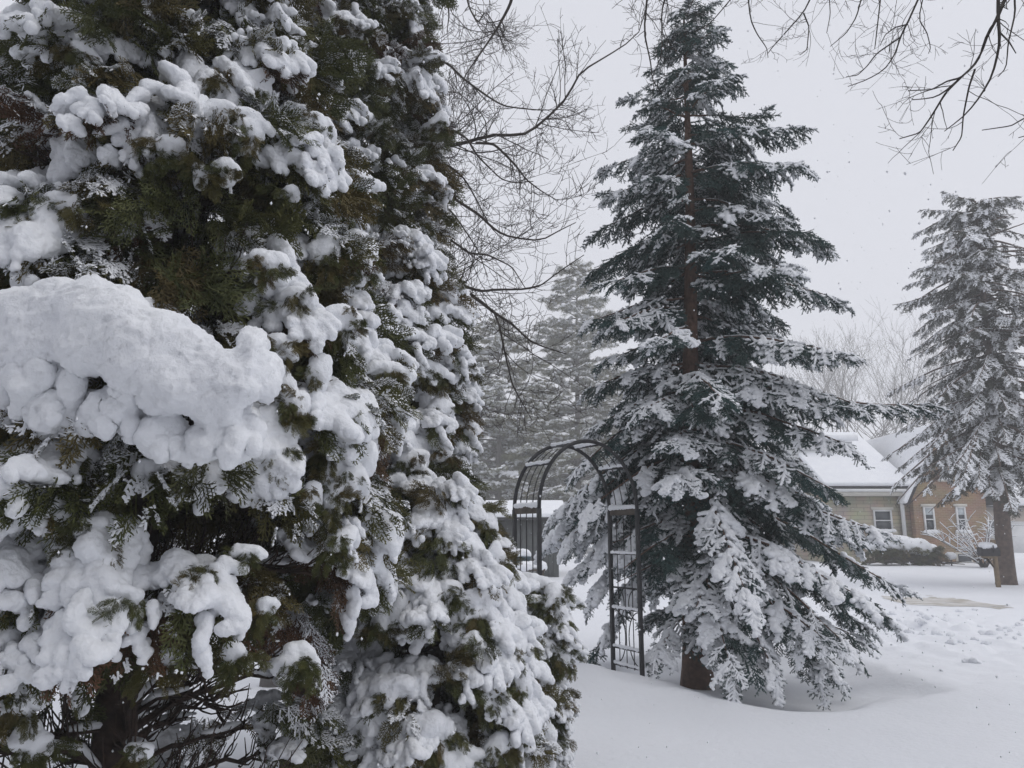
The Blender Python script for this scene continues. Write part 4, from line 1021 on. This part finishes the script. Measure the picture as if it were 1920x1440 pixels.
# roofs: deck and the snow on it
def roof(P, nm='roof'):
    r = slab(P, .10, nm, M_DARK); P = np.array(P, float); n = np.cross(P[1] - P[0], P[3] - P[0]); n /= np.linalg.norm(n); n = n if n[2] > 0 else -n
    Q = P + n * .101; c = Q.mean(0); s = slab(Q + (Q - c) * .004, .20, 'roof_snow', M_SNOW, r); bevel(s, .08, 3)
roof([(xl - .4, HY - .45, eave + .02), (xc - .02, HY - .45, eave + .02), (xc - .02, HY + 4.6, ridge), (xl - .4, HY + 4.6, ridge)])
roof([(xl - .4, HY + 9.3, eave + .02), (xc - .02, HY + 9.3, eave + .02), (xc - .02, HY + 4.62, ridge), (xl - .4, HY + 4.62, ridge)])
k = .3 / max(gx1 - gm, .1) * (gpk - geave)
roof([(gx0 - .3, HY - .6, geave - k + .02), (gm, HY - .6, gpk + .02), (gm, HY + 9.1, gpk + .02), (gx0 - .3, HY + 9.1, geave - k + .02)])
roof([(gx1 + .3, HY - .6, geave - k + .02), (gm, HY - .6, gpk + .02), (gm, HY + 9.1, gpk + .02), (gx1 + .3, HY + 9.1, geave - k + .02)])
hb((xl - .4, HY - .43, eave - .30), (xc - .35, HY - .01, eave), 'fascia', M_CREAM)
hb((xl - .4, HY - .56, eave - .12), (xc - .35, HY - .435, eave + .0), 'gutter', M_WHITE)
p0, p1 = hp(1690, 930), hp(1699, 1018); xd = hp(1694, 1000)[0]
MB().tube([(xd, HY - .45, eave - .1), (xd, HY - .12, eave - .5), (xd, HY - .10, hz + .1)], .09, 8).build('downspout', M_WHITE, house, True)
def window(px, y0, y1, wpx, fy, lab=None):
    c = hp(px, (y0 + y1) / 2, fy); z1, z0 = hp(px, y0, fy)[2], hp(px, y1, fy)[2]; w = wpx * fy / FPX / 2; f = .07
    fr = MB()
    for a, b in (((c[0] - w, z0), (c[0] - w + f, z1)), ((c[0] + w - f, z0), (c[0] + w, z1)), ((c[0] - w + f, z1 - f), (c[0] + w - f, z1)), ((c[0] - w + f, z0), (c[0] + w - f, z0 + f)), ((c[0] - w + f, (z0 + z1) / 2 - .025), (c[0] + w - f, (z0 + z1) / 2 + .025))):
        fr.box((a[0], fy - .07, a[1]), (b[0], fy + .02, b[1]))
    o = fr.build('window', M_WHITE, house)
    for q in (0, 1):
        za = z0 + f if q == 0 else (z0 + z1) / 2 + .025; zb = (z0 + z1) / 2 - .025 if q == 0 else z1 - f
        MB().box((c[0] - w + f, fy - .03, za), (c[0] + w - f, fy - .004, zb)).build('pane', M_GLASS, o)
    if wpx < 30: MB().box((c[0] - w + f, fy - .040, (z0 + z1) / 2 + .2), (c[0] + w - f, fy - .032, z1 - f)).build('blind', M_CURT, o)
    MB().box((c[0] - w - .12, fy - .16, z0 - .10), (c[0] + w + .12, fy - .0, z0 - .002)).build('sill', M_CREAM, o)
    n = 22; snow_part('sill_snow', np.c_[np.linspace(c[0] - w - .06, c[0] + w + .06, n), np.full(n, fy - .11), np.full(n, z0 + .02)], np.full(n, .055) * rg.uniform(.8, 1.2, n), .03, 71, o, None, .2, 9)
    MB().box((c[0] - w - .08, fy - .09, z1 + .002), (c[0] + w + .08, fy - .0, z1 + .12)).build('lintel', M_CREAM, o)
window(1742, 950, 998, 20, HY - .352); window(1802, 950, 998, 18, HY - .352); window(1768, 868, 899, 16, HY - .352); window(1655, 956, 996, 34, HY - .002)
c = hp(1810, 1045, HY - .36); bv = MB().box((c[0] - .42, HY - .40, c[2] - .28), (c[0] + .30, HY - .352, c[2] + .22)).build('basement_window', M_CREAM, house)
MB().box((c[0] - .34, HY - .42, c[2] - .2), (c[0] + .22, HY - .402, c[2] + .14)).build('pane', M_GLASS, bv)
# siding gable rising from the roof
q = [hp(1545, 890, 36.2), hp(1579, 890, 36.2), hp(1602, 853, 36.2), hp(1598, 828, 36.2), hp(1545, 833, 36.2)]
zb, ztp = q[0][2] - .3, q[3][2]; nb_ = 9
dorm = link('dormer', mk_mesh('dormer', [(q[0][0] - 1.5, 36.2, zb), (q[1][0] - .05, 36.2, zb), (q[1][0] - .05, 39, zb), (q[0][0] - 1.5, 39, zb), (q[0][0] - 1.5, 36.2, ztp), (q[3][0], 36.2, ztp), (q[3][0], 39, ztp), (q[0][0] - 1.5, 39, ztp)], BOXF, [M_WHITE]), house)
for k in range(nb_):
    z0 = zb + (ztp - zb) * k / nb_; z1 = zb + (ztp - zb) * (k + 1) / nb_; xe = q[1][0] - .05 + (q[3][0] - q[1][0] + .05) * (k + .5) / nb_
    MB().hexa([(q[0][0] - 1.5, 36.15, z0), (xe, 36.15, z0), (xe, 36.198, z0), (q[0][0] - 1.5, 36.198, z0), (q[0][0] - 1.5, 36.18, z1 - .01), (xe, 36.18, z1 - .01), (xe, 36.198, z1 - .01), (q[0][0] - 1.5, 36.198, z1 - .01)]).build('siding_board', M_WHITE, dorm)
slab([(q[0][0] - 1.9, 35.9, ztp + .01), (q[3][0] + .15, 35.9, ztp + .01), (q[3][0] + .15, 39.2, ztp + .35), (q[0][0] - 1.9, 39.2, ztp + .35)], .28, 'roof_snow', M_SNOW, dorm)
MB().tube([q[1] + [-.02, -.12, -.1], q[2] + [.05, -.12, -.0]], .06, 6).build('flashing', M_DARK, dorm)
child_space(house)
for o in house.children:
    for c2 in o.children: c2.matrix_parent_inverse = Matrix.Identity(4)

# unseen house added behind the camera to shade the near arborvitae
shade_house = thing('added_shade_house', 'unseen grey house added behind the camera to shade the near tree', 'house', (-3, -4.4, 0))
MB().box((-11, -11, -.3), (1.6, -4.4, 5.2)).build('wall', mat('shade_house_grey', (.22, .225, .235), .7, (.18, .185, .19), 2), shade_house)
ro = slab([(-11.5, -3.8, 5.21), (2.0, -3.8, 5.21), (2.0, -7.7, 7.4), (-11.5, -7.7, 7.4)], .15, 'roof', M_DARK, shade_house)
slab([(-11.5, -11.6, 5.21), (2.0, -11.6, 5.21), (2.0, -7.72, 7.4), (-11.5, -7.72, 7.4)], .15, 'roof', M_DARK, shade_house)
child_space(shade_house)

# neighbour's house behind, far right
NY = 52.0; nz0 = float(ground_z(30, NY)) - .1
def npx(px, py): return at(px, py, NY)
n0, n1 = npx(1836, 1000)[0], npx(2120, 1000)[0]; ne = npx(1900, 952)[2]; nr = npx(1900, 905)[2]
nh = thing('neighbour_house', 'pale tan house behind the tall conifer trunk at the right edge', 'house', (n0, NY, nz0))
M_TAN = mat('tan_siding', (.50, .44, .38), .7, (.42, .37, .32), 2)
MB().box((n0, NY, nz0), (n1, NY + 8, ne)).build('wall', M_TAN, nh)
r = slab([(n0 - .4, NY - .5, ne), (n1 + .4, NY - .5, ne), (n1 + .4, NY + 4, nr), (n0 - .4, NY + 4, nr)], .12, 'roof', M_DARK, nh); 
slab([(n0 - .42, NY - .52, ne + .125), (n1 + .42, NY - .52, ne + .125), (n1 + .42, NY + 4, nr + .125), (n0 - .42, NY + 4, nr + .125)], .25, 'roof_snow', M_SNOW, r)
slab([(n0 - .4, NY + 8.5, ne), (n1 + .4, NY + 8.5, ne), (n1 + .4, NY + 4.02, nr), (n0 - .4, NY + 4.02, nr)], .12, 'roof', M_DARK, nh)
gd = npx(1906, 1000)[0]; MB().box((gd - .9, NY - .06, nz0 + .1), (gd + 1.6, NY - .004, nz0 + 2.2)).build('garage_door', M_WHITE, nh)
w_ = npx(1862, 1000)[0]; wn = MB().box((w_ - .5, NY - .06, nz0 + 1.2), (w_ + .5, NY - .004, nz0 + 2.3)).build('window', M_WHITE, nh); MB().box((w_ - .42, NY - .08, nz0 + 1.28), (w_ + .42, NY - .062, nz0 + 2.22)).build('pane', M_GLASS, wn)
child_space(nh)
for o in nh.children:
    for c2 in o.children: c2.matrix_parent_inverse = Matrix.Identity(4)

# shed behind the arbor
M_SHED = mat('grey_shed_boards', (.10, .11, .105), .8, (.075, .08, .08), 6, .4, 20)
SY = 25.0
def sp_(px, py): return at(px, py, SY)
s0, s1 = sp_(880, 1000)[0], sp_(1047, 1000)[0]; sz = float(ground_z(.5, SY)) - .15; se = sp_(1020, 975)[2]; sr = sp_(1020, 946)[2]
shed = thing('garden_shed', 'grey board shed with a snowy roof, seen through the arbor', 'shed', (s0, SY, sz))
wl = MB().box((s0, SY, sz), (s1, SY + 3, se)).build('wall', M_SHED, shed)
nbd = 17
for k in range(nbd):
    xa = s0 + (s1 - s0) * k / nbd; xb = s0 + (s1 - s0) * (k + 1) / nbd
    MB().box((xa + .006, SY - .022, sz), (xb - .006, SY - .001, se - .02)).build('board', M_SHED, wl)
r = slab([(s0 - .25, SY - .3, se), (s1 + .25, SY - .3, se), (s1 + .25, SY + 1.5, sr), (s0 - .25, SY + 1.5, sr)], .06, 'roof', M_DARK, shed)
bevel(slab([(s0 - .27, SY - .32, se + .065), (s1 + .27, SY - .32, se + .065), (s1 + .27, SY + 1.5, sr + .065), (s0 - .27, SY + 1.5, sr + .065)], .16, 'roof_snow', M_SNOW, r), .06, 3)
slab([(s0 - .25, SY + 3.3, se), (s1 + .25, SY + 3.3, se), (s1 + .25, SY + 1.52, sr), (s0 - .25, SY + 1.52, sr)], .06, 'roof', M_DARK, shed)
child_space(shed)
for o in shed.children:
    for c2 in o.children: c2.matrix_parent_inverse = Matrix.Identity(4)
# wheeled bin and a low table before it, both capped with snow
M_BIN = mat('bin_plastic', (.06, .10, .115), .5, (.05, .08, .095), 5)
bx = at(975, 1065, 20.0); bz = float(ground_z(bx[0], 20.0))
bn = thing('wheeled_bin', 'blue-grey wheeled bin capped with snow behind the left arbor panel', 'bin', (bx[0], 20.0, bz))
MB().hexa([(-.2, -.22, 0), (.2, -.22, 0), (.2, .22, 0), (-.2, .22, 0), (-.26, -.28, .85), (.26, -.28, .85), (.26, .28, .85), (-.26, .28, .85)]).build('body', M_BIN, bn)
bevel(MB().box((-.28, -.31, .852), (.28, .30, .91)).build('lid', M_BIN, bn), .02)
lb([(-.25, .33, .82), (.25, .33, .82)], .018, 'handle', 6, M_BIN, bn)
for sx in (-.2, .2): lb([(sx - .03, .22, .1), (sx + .03, .22, .1)], .1, 'wheel', 14, M_DARK, bn)
n = 40; a = np.random.default_rng(3); snow_part('snow_cap', np.c_[a.uniform(-.2, .2, n), a.uniform(-.22, .22, n), np.full(n, .95)], a.uniform(.06, .11, n), .02, 5, bn, None, .2, 8)
tx = at(996, 1065, 19.0); tz = float(ground_z(tx[0], 19.0))
gt = thing('garden_table', 'small brown garden table under snow behind the arbor', 'table', (tx[0], 19.0, tz))
MB().box((-.34, -.25, .60), (.34, .25, .66)).build('table_top', M_OLDWOOD, gt)
for sx in (-.28, .28):
    for sy in (-.2, .2): MB().box((sx - .03, sy - .03, -.1), (sx + .03, sy + .03, .598)).build('leg', M_OLDWOOD, gt)
snow_part('snow_cap', np.c_[a.uniform(-.28, .28, n), a.uniform(-.2, .2, n), np.full(n, .71)], a.uniform(.06, .10, n), .02, 6, gt, None, .2, 8)

# hedge by the house wall, snow piled on top
HX = at(1690, 1050, 31.5); HZ = float(ground_z(HX[0], 31.5))
hd = thing('foundation_hedge', 'low dark hedge buried under snow against the stone wall', 'hedge', (HX[0], 31.5, HZ))
rg2 = np.random.default_rng(12); n = 110
pp = np.c_[HX[0] + rg2.uniform(-1.35, 1.25, n), 31.5 + rg2.uniform(-.5, .4, n), HZ + rg2.uniform(.12, .62, n)]
dd = np.c_[rg2.normal(0, .6, n), rg2.uniform(-1, -.2, n), rg2.normal(.1, .3, n)]
scatter('foliage', B_DARK, pp, frame(dd, np.broadcast_to(UP, dd.shape)), rg2.uniform(1.0, 1.5, n), rg2.integers(0, NB, n), hd)
n = 90; xx = rg2.uniform(-1.3, 1.2, n); snow_part('snow_cap', np.c_[HX[0] + xx, 31.35 + rg2.uniform(-.3, .3, n), HZ + .72 + .18 * np.cos(xx * 1.3 + .9) + rg2.uniform(-.08, .08, n)], rg2.uniform(.14, .26, n), .045, 8, hd, None, .25, 4)
mb = MB()
for k in range(14):
    x = HX[0] + rg2.uniform(-1, 1.4); mb.tube([(x - .8, 31.0 + rg2.uniform(-.3, .1), HZ + rg2.uniform(.05, .28)), (x, 30.95, HZ + rg2.uniform(.05, .3)), (x + .9, 30.9 + rg2.uniform(-.2, .2), HZ + rg2.uniform(.02, .2))], [.03, .03, .015], 5)
mb.build('stems', M_TWIG, hd, True, 'stuff'); child_space(hd)

# bare shrub with snow lines
SX = at(1846, 1058, 30.0); SZ = float(ground_z(SX[0], 30.0)); rg3 = np.random.default_rng(14)
sh = thing('bare_shrub', 'bare twiggy shrub outlined in snow at the corner of the brick wall', 'shrub', (SX[0], 30.0, SZ))
mb = MB(); sbm = MB()
for k in range(26):
    a = rg3.uniform(0, 6.28); v = np.array([math.cos(a) * rg3.uniform(.2, 1.1) - .25, math.sin(a) * .6, 1.0]); l = rg3.uniform(1.2, 2.5); tt = np.linspace(0, 1, 8)[:, None]
    b = np.array([SX[0], 30.0, SZ - .05]) + v / np.linalg.norm(v) * l * tt + np.array([v[0], v[1], -.15]) * .35 * tt**2 + np.cumsum(rg3.normal(0, .025, (8, 3)), 0)
    mb.tube(b, np.linspace(.022, .008, 8), 4); sbm.tube(b[2:] + UP * .02, np.linspace(.022, .014, 6), 5)
    for q in range(7):
        i = rg3.integers(2, 8); d = np.array([rg3.normal(0, .7), rg3.normal(0, .7), rg3.uniform(0, .8)]); e = b[i] + d / np.linalg.norm(d) * rg3.uniform(.25, .7); m = (b[i] + e) / 2 + UP * .03
        mb.tube([b[i], m, e], [.01, .008, .005], 3); sbm.tube([b[i] + UP * .013, m + UP * .016, e + UP * .01], [.013, .015, .01], 4)
mb.build('branches', M_TWIG, sh, True, 'stuff'); sbm.build('snow_lines', M_SNOW, sh, True, 'stuff'); child_space(sh)

# mailbox
mx_ = at(1871, 1091, 21.6); mz = float(ground_z(mx_[0], 21.6))
M_POST = mat('mailbox_post_wood', (.22, .17, .11), .8, (.16, .12, .08), 10, .4, 30)
mbx = thing('mailbox', 'black mailbox with a snow cap on a wooden post before the conifer trunk', 'mailbox', (mx_[0], 21.6, mz))
bevel(MB().box((-.05, -.05, -.2), (.05, .05, 1.30)).build('post', M_POST, mbx), .008)
MB().hexa([(-.06, -.045, .62), (.0, -.045, .45), (.0, .045, .45), (-.06, .045, .62), (-.34, -.045, .80), (-.24, -.045, .80), (-.24, .045, .80), (-.34, .045, .80)]).build('brace', M_POST, mbx)
bevel(MB().box((-.36, -.07, .80), (.04, .07, .85)).build('arm', M_POST, mbx), .006)
a = np.linspace(0, math.pi, 11); ring = np.vstack([[(-.115, 0)], np.c_[-.115 * np.cos(a), .14 + .115 * np.sin(a)], [(.115, 0)]])
nr_ = len(ring); V = np.vstack([np.c_[np.full(nr_, xx), ring[:, 0], ring[:, 1] + .851] for xx in (-.40, .10)])
F = [(q, q + 1, nr_ + q + 1, nr_ + q) for q in range(nr_ - 1)] + [(nr_ - 1, 0, nr_, 2 * nr_ - 1)]
me = bpy.data.meshes.new('box'); me.from_pydata([tuple(v) for v in V], [], F + [tuple(range(nr_))[::-1], tuple(range(nr_, 2 * nr_))]); me.materials.append(M_DARK); link('box', me, mbx)
bevel(MB().box((-.425, -.11, .855), (-.402, .11, 1.09)).build('door', M_DARK, mbx), .01)
MB().box((-.1, -.128, .95), (-.07, -.118, 1.15)).build('flag', M_DARK, mbx)
n = 30; snow_part('snow_cap', np.c_[a_ := np.random.default_rng(2).uniform(-.36, .06, n), np.random.default_rng(4).uniform(-.06, .06, n), np.full(n, 1.13)], np.full(n, .06), .014, 9, mbx, None, .25, 14)

# path light
pl_ = at(1784, 1056, 31.0); pz = float(ground_z(pl_[0], 31.0))
pt = thing('path_light', 'small mushroom shaped path light capped with snow before the brick wall', 'lamp', (pl_[0], 31.0, pz))
lb([(0, 0, -.1), (0, 0, .30)], .03, 'stem', 6, M_DARK, pt)
lb([(0, 0, .28), (0, 0, .34), (0, 0, .37)], [.14, .10, .03], 'shade', 10, M_DARK, pt)
n = 16; snow_part('snow_cap', np.random.default_rng(8).normal(0, .05, (n, 3)) * [1, 1, .2] + [0, 0, .40], np.full(n, .09), .022, 10, pt, None, .2, 9)

# ------------------------------------------------------------------ falling snow and snowy air
rg = np.random.default_rng(99); n = 7000
y = 2.2 + 26 * rg.random(n)**1.25; x = rg.uniform(-.95, .95, n) * (y + 1); z = rg.uniform(0.05, 1, n) * (1.8 + y * .85)
r = rg.uniform(.0020, .0050, n) * (1 + y * .04)
k = np.hypot(x, y) > 2.2; x, y, z, r = x[k], y[k], z[k], r[k]; n = len(x)
OV = np.array([(1,0,0),(-1,0,0),(0,1,0),(0,-1,0),(0,0,1.3),(0,0,-1.3)], float); OF = np.array([(0,2,4),(2,1,4),(1,3,4),(3,0,4),(2,0,5),(1,2,5),(3,1,5),(0,3,5)])
V = np.stack([x, y, z], 1)[:, None] + OV[None] * (r[:, None, None] * rg.uniform(.7, 1.3, (n, 6, 1)))
F = (np.arange(n)[:, None, None] * 6 + OF[None]).reshape(-1, 3)
fs = link('falling_snow', mk_mesh('falling_snow', V.reshape(-1, 3), F, [M_SNOW], True), None, 'stuff', 'scattered snowflakes falling through the air')

M_HAZE = bpy.data.materials.new('haze'); M_HAZE.use_nodes = True; t = M_HAZE.node_tree
t.nodes.remove(t.nodes['Principled BSDF']); pv = t.nodes.new('ShaderNodeVolumePrincipled')
pv.inputs['Color'].default_value = (1, 1, 1, 1); pv.inputs['Density'].default_value = .0037; pv.inputs['Anisotropy'].default_value = .2
t.links.new(pv.outputs[0], t.nodes['Material Output'].inputs['Volume'])
hzb = MB().box((-335, -55, -1.6), (335, 345, 30)).build('haze', M_HAZE); hzb['kind'] = 'stuff'; hzb['label'] = 'pale snowy air'
